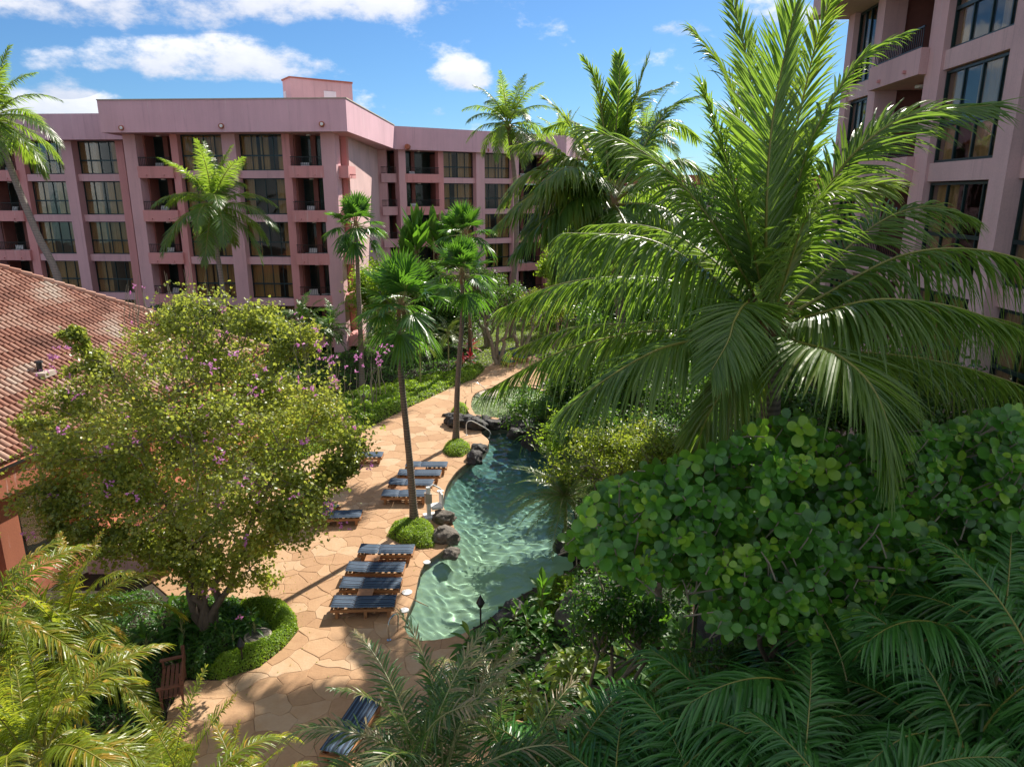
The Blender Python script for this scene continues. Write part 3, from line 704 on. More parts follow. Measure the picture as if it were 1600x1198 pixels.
# right wing
E_ = at(622, 290, 70.0); G_ = at(861, 290, 79.5); F3 = Frame(E_[:2], G_[:2], 1)
if F3.n[1] > 0: F3.n = -F3.n
b3 = mkbays(F3, [('sbal', 597, 621), ('main', 622, 633), ('bal', 633, 685), ('ncol', 685, 693), ('win', 693, 742), ('main', 742, 755), ('win', 755, 799), ('main', 799, 808), ('bal', 808, 853), ('ncol', 853, 862)], 290)
facade(hotel, F3, b3, LV, ['nearest the far wing recess', 'at the far wing end'])
# side wall of the front wing (sunlit) and its little side balconies
c0 = F1.w(np.array([[b1[-1][2], 0, 0]]))[0][:2]; sw0 = at(545, 250, 54.4)[:2]; sw1 = at(592, 290, 69.5)[:2]
mb = MB(); prism(mb, [sw0, sw1, sw1 + np.array((-1.5, .3)), sw0 + np.array((-1.5, .3))], -.3, 15.96); mb.build('side_wall', 'pink3', hotel)
mb = MB(); prism(mb, [sw1 + np.array((.0, -.1)), sw1 + np.array((.75, .05)), sw1 + np.array((.75, .7)), sw1 + np.array((0, .7))], -.3, 15.955); mb.build('column', 'pink', hotel)
for i, z in enumerate(LV):
    mb = MB(); p0 = c0 + np.array((-.02, .2)); x1 = at(548, 290, 52.6)[0]
    prism(mb, [p0 + np.array((.02, .0)), (x1, p0[1]), (x1 + .05, p0[1] + 2.2), (p0[0] + .02, p0[1] + 2.2)], z + .02, z + .84); pp = mb.build('balcony_parapet', 'pink2', hotel)
    for q in (.35, .95): mb = MB(); box(mb, x1 - .1, x1 + .3, p0[1] + q, p0[1] + q + .09, z + .2, z + .29); mb.build('drain_spout', 'pink2', pp)
mb = MB(); prism(mb, [c0 + np.array((-.6, 2.45)), sw0 + np.array((.0, .05)), sw0 + np.array((-1.4, .4)), c0 + np.array((-.6, 3.2))], -.3, 15.95); mb.build('side_wall', 'pink2', hotel)
# dark bodies of the blocks behind the rooms
def body(fr, a0, a1, d0=-2.35, d1=-11, z1=15.9):
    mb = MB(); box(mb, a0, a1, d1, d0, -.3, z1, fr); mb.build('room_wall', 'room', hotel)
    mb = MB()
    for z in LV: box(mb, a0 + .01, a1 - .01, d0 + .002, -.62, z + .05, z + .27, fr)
    mb.build('floor_slab', 'room', hotel)
body(F1, b1[0][1] + .3, b1[-1][2] - .9); body(F2, b2[0][1], b2[-1][2]); body(F3, b3[0][1], b3[-1][2] - 4.0)
# walls between rooms
for fr, bb in ((F1, b1), (F2, b2), (F3, b3)):
    mb = MB()
    for k, a0, a1 in bb:
        if k in ('main', 'ncol'): m_ = (a0 + a1) / 2; box(mb, m_ - .1, m_ + .1, -2.34, -.71, -.3, 15.75, fr)
    mb.build('partition_wall', 'inner', hotel)
# roofs with deep fascia
rp = [at(155, 162, 51.3)[:2], at(540, 155, 50.3)[:2], at(616, 199, 69.0)[:2], (-11.5, 84.0), (-29.0, 84.0)]
rp[0] = np.array((at(155, 185, 51.3)[0], 51.3))
mb = MB(); prism(mb, rp, 15.97, 18.03); mb.build('roof', 'lilac', hotel)
def coping(poly, z, w=.09, pts=None, mat='conc'):
    mb = MB(); n = len(poly) if pts is None else pts
    for i in range(n):
        a = np.array(poly[i], dtype=float); b = np.array(poly[(i + 1) % len(poly)], dtype=float); f = Frame(a, b); L_ = f.len
        box(mb, -.02 - .002 * i, L_ + .02 + .002 * i, -.12, .05, z + .003, z + .07 + .003 * i, f)
    return mb.build('coping', mat, hotel)
coping(rp, 18.03, pts=2)
lp = [at(-170, 196, 56.2)[:2], at(157, 196, 55.0)[:2] + np.array((3.2, 0)), (-25.5, 66.0), (-60, 66)]
mb = MB(); prism(mb, lp, 15.81, 17.62); mb.build('roof', 'lilac', hotel)
rr3 = [at(613, 215, 68.9)[:2], at(885, 225, 79.9)[:2], (9.5, 92), (-12.5, 88)]
mb = MB(); prism(mb, rr3, 15.965, 18.0); mb.build('roof', 'lilac', hotel)
# penthouse
q0 = at(455, 150, 60.0)[:2]; q1 = at(551, 150, 63.0)[:2]; q2 = at(443, 150, 61.6)[:2]
mb = MB(); prism(mb, [q0, q1, q1 + np.array((-1.0, 3.0)), q2 + np.array((0, 2.4)), q2], 18.0, 20.75); ph = mb.build('penthouse', 'pink3', hotel)
mb = MB(); f = Frame(q0, q1)
if f.n[1] > 0: f.n = -f.n
box(mb, f.len * .52, f.len * .72, .003, .05, 18.9, 20.0, f); mb.build('louver', 'white', ph)
f2 = Frame(q2, q0)
if f2.n[1] > 0: f2.n = -f2.n
mb = MB(); box(mb, .25, .75, .003, .05, 18.9, 19.9, f2); mb.build('louver', 'white', ph)
mb = MB(); prism(mb, [q0 + np.array((-.04, -.08)), q1 + np.array((.08, -.08)), q1 + np.array((-.9, 3.1)), q2 + np.array((-.08, 2.5)), q2 + np.array((-.08, -.05))], 20.753, 20.86); mb.build('coping', 'redwall', ph)
# fascia lamps
for (px, py, Y) in ((189, 200, 51.25), (345, 197, 50.8), (502, 194, 50.35)):
    p = at(px, py, Y - .12); mb = MB(); aa = np.linspace(0, 6.283, 12, endpoint=False)
    tube(mb, [p + (0, .2, 0), p + (0, -.06, 0)], [.2, .16], 12); lm = mb.build('fascia_lamp', 'redwall', hotel)
    mb = MB(); tube(mb, [p + (.03, -.065, 0), p + (.03, -.09, 0)], [.11, .09], 10); mb.build('lamp_glass', 'white', lm)
for (px, py, Y) in ((636, 229, 70.0), (761, 235, 75.4)):
    p = at(px, py, Y - .8); mb = MB(); tube(mb, [p + (0, .6, 0), p + (0, -.1, 0)], [.26, .22], 12); mb.build('fascia_lamp', 'redwall', hotel)

# ---- hotel wing on the right, close by
wing = thing('near_hotel_wing', 'tall pink hotel wing rising past the top of the picture behind the big palm', 'building', (13, 20, 0))
LR = [15.25, 12.2, 9.15, 6.1, 3.05, 0.0]
G0 = (10.915 + .063 * 10.0, 10.0); G1 = (10.915 + .063 * 40.0, 40.0); F4 = Frame(G0, G1)
if F4.n[0] > 0: F4.n = -F4.n
def yb(k, px0, px1):
    a = [F4.hit(p, 305) for p in (px0, px1)]; return (k, min(a), max(a))
h_ = lambda px, off: F4.hit(px, 305, off)
b4 = [('win', h_(1566, .32) - 3.6, h_(1566, .32)), ('main', h_(1566, .32), h_(1541, .32)), ('win', h_(1541, .32), h_(1441, .1)), ('ncol', h_(1441, .1), h_(1419, .1)), ('bal', h_(1419, .1), h_(1419, .1) + 3.4)]
x0 = b4[-1][2]; b4 += [('ncol', x0, x0 + .6), ('win', x0 + .6, x0 + 2.6), ('ncol', x0 + 2.6, x0 + 3.1)]
b4.insert(0, ('main', b4[0][1] - .9, b4[0][1]))
facade(wing, F4, b4, LR, ['of the near right wing'], soffit=18.3, pm='pink3', nm='pink4', furniture=False, depth=2.2, parap=.75, rec=-.14)
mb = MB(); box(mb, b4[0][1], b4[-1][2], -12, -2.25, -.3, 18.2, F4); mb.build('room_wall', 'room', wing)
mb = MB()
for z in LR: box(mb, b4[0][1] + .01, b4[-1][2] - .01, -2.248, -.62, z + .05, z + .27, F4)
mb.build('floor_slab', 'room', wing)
mb = MB()
for k, a0, a1 in b4:
    if k in ('main', 'ncol'): m_ = (a0 + a1) / 2; box(mb, m_ - .1, m_ + .1, -2.24, -.71, -.3, 18.2, F4)
mb.build('partition_wall', 'inner', wing)
mb = MB(); box(mb, b4[0][1] - 3, b4[-1][2] + .6, -12.5, 1.3, 18.305, 20.6, F4); mb.build('roof', 'pink3', wing)
mb = MB(); box(mb, b4[-1][2], b4[-1][2] + .5, -12.2, -.05, -.3, 18.3, F4); mb.build('end_wall', 'pink3', wing)
p = F4.w(np.array([[b4[5][1] + .9, 1.0, 18.3]]))[0]; mb = MB(); tube(mb, [p, p - (0, 0, .12)], [.16, .13], 12); mb.build('ceiling_lamp', 'white', wing)

# ================================================================== PAVILION WITH TILED ROOF
pav = thing('garden_pavilion', 'low terracotta pavilion with a weathered clay tile hip roof behind the orchid tree', 'building', (-18, 25, 0))
ZE, PITCH = 4.6, .63
e0 = gz(0, 725, ZE)[:2]; e1 = gz(420, 545, ZE)[:2]; du = norm(e0 - e1); FP = Frame(e1, e1 + du)       # a runs from far corner toward camera
if FP.n[0] < 0: FP.n = -FP.n                                                                       # outward = +x side
EL = 22.0; RUN = 8.4
def roofpt(a, k, up=0.0): return FP.w(np.array([[a, -k, ZE + PITCH * k + up]]))[0]
mb = MB(); V = np.array([roofpt(0, 0, -.12), roofpt(EL, 0, -.12), roofpt(EL, RUN, -.12), roofpt(RUN, RUN, -.12), roofpt(0, 0, -.12), roofpt(RUN, RUN, -.12), FP.w(np.array([[RUN, -RUN, ZE + PITCH * RUN - .12]]))[0], FP.w(np.array([[0, -2 * RUN, ZE - .12]]))[0]])
mb.add(V[:4], [[0, 1, 2, 3]]); mb.add(np.array([V[0], V[3], V[7]]), [[0, 1, 2]])
far_b = [FP.w(np.array([[a, -b, z]]))[0] for a, b, z in ((RUN, RUN, ZE + PITCH * RUN - .13), (EL, RUN, ZE + PITCH * RUN - .13), (EL, 2 * RUN, ZE - .13), (0, 2 * RUN, ZE - .13))]
mb.add(np.array(far_b), [[0, 1, 2, 3]]); roof = mb.build('roof', 'redwall', pav)
TW, TH = .235, .36; sl = math.sqrt(1 + PITCH ** 2)
ts = [] ; krows = int(RUN * sl / TH)
prof = np.array([[-.5, -.012], [-.3, .0], [-.18, .045], [.06, .062], [.26, .045], [.38, 0.0]]) * np.array([TW, 1])
ex = FP.u; nrm_down = np.array((FP.n[0], FP.n[1], 0)); dslope = norm((nrm_down + np.array((0, 0, -PITCH)))); nz_ = norm(np.cross(ex, dslope)); 
if nz_[2] < 0: nz_ = -nz_
def tile_verts():
    v = []
    for (s, lift) in ((0.0, .030), (TH + .03, .004)):
        for x, h in prof: v.append((x, s, h + lift))
    for x, h in prof: v.append((x, 0.0, h + .008))
    return np.array(v)
tv0 = tile_verts(); npf = len(prof); tf0 = np.array([[i, i + 1, npf + i + 1, npf + i] for i in range(npf - 1)] + [[2 * npf + i, 2 * npf + i + 1, i + 1, i] for i in range(npf - 1)])
def tpos(a, s): return roofpt(a, s / sl) 
tiles = []
for r in range(krows):
    s = r * TH; k = s / sl
    for a in np.arange(k + .15, min(EL, 17.5), TW): tiles.append((a + rng.normal(0, .004), s, r))
tiles = np.array(tiles); base_t = np.array([mnoise.noise(Vector((a * .55 + r * .1, r * .45, 2))) for a, s, r in tiles]); tint_t = np.clip(.42 + base_t * 1.1 + rng.normal(0, .10, len(tiles)), 0, 1.1)
# upslope direction
up_s = -dslope
Rm = np.stack((ex, up_s, nz_), 1)
order = np.argsort(-(tiles[:, 0] - tiles[:, 1] * .5)); 
vis = [i for i in order if 5 < tiles[i][0] < 15.6 and tiles[i][2] < 9][:298]
tme = []
for q in range(6):
    mb = MB(); mb.add(tv0 @ Rm.T, tf0, 0, q / 6.0 + .05); tme.append(mb.build('tile', 'tile', data_only=True))
visset = set(vis)
for i in vis:
    a, s, r = tiles[i]; place('tile', tme[int(np.clip(tint_t[i] * 6, 0, 5))], roof, loc=None, mat=parent_inv(roof) @ Matrix.Translation(Vector(tpos(a, s))))
rest = [i for i in range(len(tiles)) if i not in visset]; K = len(rest)
O_ = np.array([tpos(tiles[i][0], tiles[i][1]) for i in rest]); VV = O_[:, None] + (tv0 @ Rm.T)[None] + (rng.normal(0, .004, K)[:, None, None] * nz_)
mb = MB(); mb.add(VV.reshape(-1, 3), (np.arange(K)[:, None, None] * len(tv0) + tf0[None]).reshape(-1, 4), 0, np.repeat(tint_t[rest], len(tv0))); mb.build('tile_field', 'tile', roof, kind='stuff')
mb = MB(); nh = int(RUN * math.hypot(math.sqrt(2), PITCH) / .38)
for i in range(nh):
    k0 = RUN * i / nh; k1 = RUN * (i + 1.12) / nh; a = roofpt(k0, k0, .07); b = roofpt(k1, k1, .045); tube(mb, [a, b], [.14, .115], 8, 0, .35 + .25 * rng.uniform())
mb.build('hip_cap', 'tile', roof, smooth=False)
# eave beam, wall, piers
zb = ZE - .22
mb = MB(); box(mb, .3, EL, -.55, -.12, zb - .82, zb, FP); mb.build('eave_beam', 'redwall', pav)
mb = MB(); box(mb, .2, EL, -.06, -.0, zb + .0, zb + .1, FP); mb.build('gutter', 'black', pav)
mb = MB(); box(mb, .6, EL, -1.6, -1.1, -.3, zb - .825, FP); mb.build('wall', 'redwall', pav)
mb = MB(); box(mb, .6, EL, -1.1 + .003, -.35, .0, .55, FP); mb.build('ledge', 'redwall', pav)
for a in np.arange(1.2, EL, 3.4):
    mb = MB(); box(mb, a, a + .7, -1.098, -.5, .553, zb - .826, FP); mb.build('pier', 'redwall', pav)
for a in np.arange(2.6, EL - 2, 3.4):
    mb = MB(); box(mb, a, a + 1.5, -1.09, -1.05, .9, 2.9, FP); w_ = mb.build('window', 'teal_d', pav)
    mb = MB(); box(mb, a + .08, a + 1.42, -1.049, -1.03, .98, 2.82, FP); mb.build('pane', 'glass', w_)
mb = MB(); q = [FP.w(np.array([[12.6, -b, z]]))[0] for b, z in ((.06, zb), (.5, zb - .9), (.85, 2.2), (.9, .6))]; tube(mb, q, .06, 8); mb.build('downpipe', 'redwall', pav)
# roof vent
vp = None
for k in np.arange(0, RUN, .05):
    for a in np.arange(k, 17, .1):
        p = roofpt(a, k); d = p[1] * cT - (p[2] - CAM_H) * sT; u = p[1] * sT + (p[2] - CAM_H) * cT
        if abs(800 + FPX * p[0] / d - 62) < 2 and abs(599 - FPX * u / d - 583) < 2: vp = p
if vp is not None:
    mb = MB(); box(mb, vp[0] - .35, vp[0] + .35, vp[1] - .3, vp[1] + .3, vp[2] - .1, vp[2] + .06); vv = mb.build('roof_flashing', 'conc', roof)
    mb = MB(); tube(mb, [vp + (0, 0, .05), vp + (0, 0, .36)], [.09, .09], 10); tube(mb, [vp + (0, 0, .36), vp + (0, 0, .42)], [.14, .12], 10); mb.build('vent_pipe', 'black', vv)
# small lit wall and pillar at the end of the pavilion terrace
lw = thing('terrace_wall', 'low pink garden wall with a square pillar beside the orchid tree trunk', 'wall', (-11.6, 20.8, 0))
c = gz(240, 900)
mb = MB(); box(mb, c[0] - 2.2, c[0] + .0, c[1] + .2, c[1] + .5, -.3, 1.0); mb.build('panel', 'pink3', lw)
mb = MB(); box(mb, c[0] + .0, c[0] + .45, c[1] + .1, c[1] + .55, -.3, 1.5); mb.build('pillar', 'redwall', lw)

# ================================================================== PALMS
def polar_curve(e0, e1, Ln, n=9, ex=1.3, side=0.0):
    """frond midrib in the local xz plane: elevation goes e0 -> e1 (degrees) along its length"""
    p = [np.zeros(3)]; 
    for i in range(n):
        q = (i + .5) / n; e = R(e0 + (e1 - e0) * q ** ex); y = side * q * q
        p.append(p[-1] + Ln / n * np.array((math.cos(e), y, math.sin(e))))
    return np.array(p)
PROTO = {}
def frond_protos(key, mats, arcs, Ln, **kw):
    if key not in PROTO:
        out = []
        for (e0, e1, ex) in arcs:
            for rep_ in range(kw.get('reps', 1)):
                k2 = {a: b for a, b in kw.items() if a != 'reps'}
                mr, mb = MB(), MB(); frond(mr, mb, polar_curve(e0, e1, Ln, ex=ex, side=rng.uniform(-.25, .25)), radial=(1, 0, 0), roll=rng.uniform(-.15, .15), **k2); out.append((e0, (mr.build('frond', mats[1], data_only=True), mb.build('leaflets', mats[0], data_only=True))))
        PROTO[key] = out
    return PROTO[key]
COCO_ARCS = [(82, 50, 1.2), (72, 15, 1.2), (58, -25, 1.1), (40, -45, 1.1), (22, -62, 1.0), (2, -75, .9), (-20, -80, .9)]
def trunk(par, pts, r0, r1, mat='trunk', sides=10, n=24, flare=1.5):
    C = catmull(pts, n); q = np.linspace(0, 1, n); rad = r0 + (r1 - r0) * q + (flare - 1) * r0 * np.exp(-q * 14); rad = rad * (1 + .03 * np.sin(np.arange(n) * 2.1))
    mb = MB(); tube(mb, C - np.array(parloc(par)) * 0, rad, sides); return mb.build('trunk', mat, par, smooth=True)
def parloc(p): return p.location
def put_frond(par, me, org, az, scale=1.0, roll=0.0, pitch=0.0, name='frond'):
    m = Matrix.Translation(Vector(org)) @ Matrix.Rotation(az, 4, 'Z') @ Matrix.Rotation(-pitch, 4, 'Y') @ Matrix.Rotation(roll, 4, 'X') @ Matrix.Scale(scale, 4)
    if isinstance(me, tuple):
        o = place(name, me[0], par, mat=parent_inv(par) @ m); l = bpy.data.objects.new('leaflets', me[1]); COL.objects.link(l); l.parent = o; l['kind'] = 'stuff'; return o
    return place(name, me, par, mat=parent_inv(par) @ m)
def one_frond(par, P, mats, **k):
    mr, mb = MB(), MB(); frond(mr, mb, P, **k); o = mr.build('frond', mats[1], par); mb.build('leaflets', mats[0], o, kind='stuff'); return o
def auto_palm(name, label, cat, pts, key, nf, scale=1.0, r0=.16, r1=.11, group=None, trunkmat='trunk', spread=None, wind=0.0, name_f='frond', fibre=True, azs=None):
    base = np.array(pts[0]); t = thing(name, label, cat, tuple(base), group)
    trunk(t, pts, r0, r1, trunkmat); top = np.array(pts[-1]); pr = PROTO[key]
    if fibre:
        mb = MB(); tube(mb, [top - (0, 0, .45 * scale), top - (0, 0, .15 * scale), top + (0, 0, .25 * scale)], [r1 * 1.05, r1 * 1.9, r1 * .8], 9); mb.build('crownshaft', 'fibre', t, smooth=True)
    for i in range(nf):
        q = (i + .5) / nf; j = int(np.clip(q * len(pr) + rng.normal(0, .35), 0, len(pr) - 1)); az = i * 2.39996 + rng.normal(0, .15) if azs is None else azs[i % len(azs)] + rng.normal(0, .12)
        put_frond(t, pr[j][1], top + np.array((math.cos(az), math.sin(az), 0)) * r1 * .6 + (0, 0, .12 * scale * (1 - 2 * q)), az, scale * rng.uniform(.88, 1.08) * (1 - .22 * max(0, .35 - q)), rng.normal(0, .12), name=name_f)
    return t
frond_protos('coco', ['coco_mid', 'rachis'], COCO_ARCS, 4.2, n=72, Lmax=1.1, wid=.08, droop=.38, nseg=3, fold=0, rr=.045, tint=.45, a1=25)
frond_protos('areca_y', ['areca_y', 'rachis'], [(84, 40, 1.3), (74, 5, 1.3), (62, -30, 1.2), (48, -50, 1.2), (30, -62, 1.1), (8, -70, 1.0)], 2.5, n=52, Lmax=.62, wid=.046, droop=.6, nseg=4, rr=.022, a0=60, a1=26, vee=.45, tint=.38, tvar=.25, tipt=.5, reps=2)
frond_protos('areca_g', ['areca_g', 'rachis'], [(76, 5, 1.3), (64, -25, 1.2), (52, -45, 1.2), (38, -58, 1.1), (20, -65, 1.0), (2, -70, 1.0)], 2.7, n=64, Lmax=1.05, wid=.062, droop=.62, nseg=5, rr=.022, a0=64, a1=36, vee=.1, tint=.45, tvar=.25, tipt=.2, tipL=.5, jit=.14, reps=2)
frond_protos('areca_m', ['areca_m', 'petiole'], [(82, 25, 1.3), (68, -10, 1.3), (50, -45, 1.2), (30, -62, 1.1)], 2.5, n=46, Lmax=.62, wid=.038, droop=.5, nseg=4, rr=.022, a0=55, a1=20, vee=.3, tint=.45, tvar=.3, tipt=.7, reps=2)
frond_protos('pygmy', ['cycad', 'petiole'], [(78, 10, 1.2), (55, -35, 1.1), (30, -60, 1.0), (5, -75, .9)], 1.25, n=30, Lmax=.24, wid=.024, droop=.3, nseg=2, fold=0, rr=.014, a0=65, a1=25, vee=.2, tint=.45)
frond_protos('cycad', ['cycad', 'petiole'], [(74, 30, 1.1), (55, -5, 1.1), (36, -30, 1.0), (12, -48, 1.0), (-12, -62, 1.0)], 1.55, n=60, Lmax=.21, wid=.020, droop=.12, nseg=2, fold=0, rr=.018, a0=72, a1=45, vee=.25, tint=.5, t0=.08, tipL=.4, reps=2)
frond_protos('small_palm', ['shrub', 'petiole'], [(80, 20, 1.2), (60, -25, 1.2), (35, -55, 1.1), (5, -70, 1.0)], 1.7, n=26, Lmax=.5, wid=.06, droop=.35, nseg=3, fold=0, rr=.02, a0=58, a1=25, vee=.35, tint=.55)

# ---- the big coconut palm
BX = at(1203, 508, 11.0)
big = thing('coconut_palm', 'biggest coconut palm with broad arching fronds filling the right half', 'palm tree', (BX[0] + .9, 11.4, 0))
trunk(big, [(BX[0] + .9, 11.5, -.2), (BX[0] + .75, 11.5, 3), (BX[0] + .4, 11.3, 6.5), (BX[0] + .1, 11.05, 9.0), (BX[0] + .03, 11.02, 9.65)], .24, .16)
mb = MB()
for k in range(26):
    a = k * 2.4; z = 9.25 + .03 * k; c = np.array((BX[0], 11.0, z)); d = np.array((math.cos(a), math.sin(a), 0))
    tube(mb, [c + d * .08 - (0, 0, .2), c + d * .20, c + d * (.30 + .1 * rng.uniform()) + (0, 0, .32)], [.07, .06, .03], 5)
mb.build('leaf_bases', 'fibre', big, smooth=True, kind='stuff')
mb = MB()
for k in range(16):
    a = rng.uniform(0, 6.28); p = np.array((BX[0] + .15 + .25 * math.cos(a), 10.85 + .2 * math.sin(a), 9.35)); tube(mb, [p, p + (.1 * math.cos(a), .1 * math.sin(a), -.25), p + (.35 * math.cos(a), .25 * math.sin(a), -.35 - .2 * rng.uniform())], [.014, .01, .004], 4)
mb.build('flower_stalk', 'twig', big, kind='stuff')
# midribs: (px, py, dy) waypoints in front of (-) / behind (+) the crown's depth
BIG = [
 (((1197, 498, .0), (1150, 468, -.1), (1090, 415, -.1), (1005, 372, -.2), (884, 364, -.4)), 1.05, .85, 0.0, dict()),
 (((1190, 508, .1), (1120, 470, .3), (1040, 437, .5), (950, 433, .7), (860, 448, .8), (787, 480, .8)), .95, .8, 0.0, dict(tint=.35)),
 (((1180, 520, -.1), (1077, 517, .2), (984, 521, .4), (867, 553, .3), (757, 612, .1)), .78, .85, 0.0, dict(tint=.62)),
 (((1185, 512, .5), (1090, 498, 1.1), (1000, 505, 1.5), (896, 512, 1.7), (797, 548, 1.7)), .75, .8, 0.0, dict(tint=.75, tipt=.3)),
 (((1188, 525, -.2), (1130, 520, -.7), (1077, 533, -1.0), (1024, 548, -1.2), (950, 590, -1.4), (881, 642, -1.5)), .95, .6, .10, dict(a0=68)),
 (((1192, 515, -.3), (1170, 474, -1.0), (1148, 500, -1.7), (1138, 532, -2.1), (1112, 578, -2.4)), .85, .28, 0.0, dict(a0=62, a1=30, radial=(-.25, -1, 0), vee=.0)),
 (((1195, 545, -.2), (1168, 560, -.8), (1130, 610, -1.1), (1100, 663, -1.2), (1078, 742, -1.25)), .75, .55, .6, dict(a0=45, a1=15, tint=.7, tipt=.3, ragged=.25)),
 (((1215, 530, -.2), (1250, 535, -.9), (1300, 550, -1.5), (1352, 590, -2.0), (1385, 655, -2.3), (1394, 742, -2.45)), 1.15, .30, 0.0, dict(a0=66, a1=20, radial=(.75, -.65, 0), vee=.0, tint=.5)),
 (((1215, 515, -.2), (1280, 490, -.6), (1370, 468, -.9), (1480, 477, -1.1), (1578, 508, -1.3)), 1.05, .72, .05, dict(a0=72)),
 (((1212, 508, .0), (1290, 460, .1), (1400, 402, .1), (1500, 388, .0), (1600, 406, -.2), (1690, 450, -.4)), 1.15, .85, 0.0, dict(tint=.35)),
 (((1215, 530, .1), (1300, 545, .3), (1420, 557, .4), (1527, 579, .3), (1640, 618, .1)), 1.0, .85, 0.0, dict(tint=.7)),
 (((1212, 498, .3), (1270, 440, .7), (1369, 350, 1.1), (1451, 322, 1.3), (1518, 338, 1.4)), .9, .45, -.4, dict(tint=.35)),
 (((1208, 490, .0), (1235, 410, .1), (1276, 325, .1), (1334, 240, .0), (1422, 180, -.1), (1555, 164, -.4)), 1.0, .38, -.55, dict(tint=.25, a0=58)),
 (((1206, 492, -.1), (1228, 430, -.5), (1258, 342, -.9), (1299, 300, -1.2), (1381, 286, -1.6)), .9, .4, -.5, dict(tint=.75, tipt=.2)),
 (((1200, 485, -.05), (1197, 371, -.1), (1203, 225, -.15), (1219, 120, -.25), (1243, 12, -.5)), 1.05, .14, 0.0, dict(a0=44, a1=18, tint=.55, vee=.35, radial=(.15, -1, 0))),
 (((1196, 492, -.1), (1180, 400, -.3), (1152, 310, -.5), (1125, 215, -.8), (1098, 135, -1.1)), 1.0, .36, .6, dict(a0=52, tint=.35)),
 (((1192, 495, .0), (1150, 410, -.1), (1100, 330, -.1), (1042, 266, -.1), (984, 226, -.2), (916, 200, -.4)), 1.1, .48, .55, dict(tint=.4, a0=60)),
 (((1206, 488, .1), (1232, 360, .2), (1264, 230, .3), (1311, 140, .3), (1352, 85, .1), (1412, 52, -.1)), .62, .4, -.3, dict(a0=45, tint=.6)),
 (((1196, 488, .3), (1180, 330, .8), (1150, 170, 1.1), (1130, 108, 1.1), (1080, 45, .9)), .85, .35, 0.0, dict(a0=45, tint=.7)),
 (((1204, 482, .3), (1225, 300, .9), (1258, 140, 1.3), (1290, 20, 1.2), (1330, -40, 1.0)), .95, .30, 0.0, dict(a0=42, tint=.85, tipt=.3)),
 (((1198, 482, .4), (1190, 300, 1.3), (1178, 160, 2.0), (1160, 60, 2.3), (1140, -10, 2.4)), .9, .22, 0.0, dict(a0=42, tint=.7)),
 (((1190, 500, .5), (1130, 420, 1.6), (1060, 370, 2.6), (990, 350, 3.2), (925, 352, 3.6)), .9, .6, 0.0, dict(tint=.8)),
 (((1215, 520, .5), (1320, 500, 1.5), (1440, 490, 2.2), (1560, 498, 2.6), (1680, 540, 2.8)), 1.1, .9, 0.0, dict(tint=.4)),
 (((1200, 500, .8), (1215, 380, 2.6), (1230, 300, 4.0), (1245, 280, 5.0)), .9, .5, 0.0, dict(tint=.6)),
]
for pts, Lm, dr, roll, kw in BIG:
    P = [at(x, y, 11.0 + d) for x, y, d in pts]; P[0] = BX + (P[0] - BX) * .4
    k = dict(n=128, wid=.058, t0=.11, rr=.034, tint=.4, tvar=.16, nseg=5, fold=.28, a0=66, a1=20, tipL=.34); k.update(kw)
    one_frond(big, P, ['coco', 'rachis'], Lmax=Lm * (1.36 if P[-1][2] > BX[2] + .8 else 1.14), droop=dr * 1.1, roll=roll, **k)

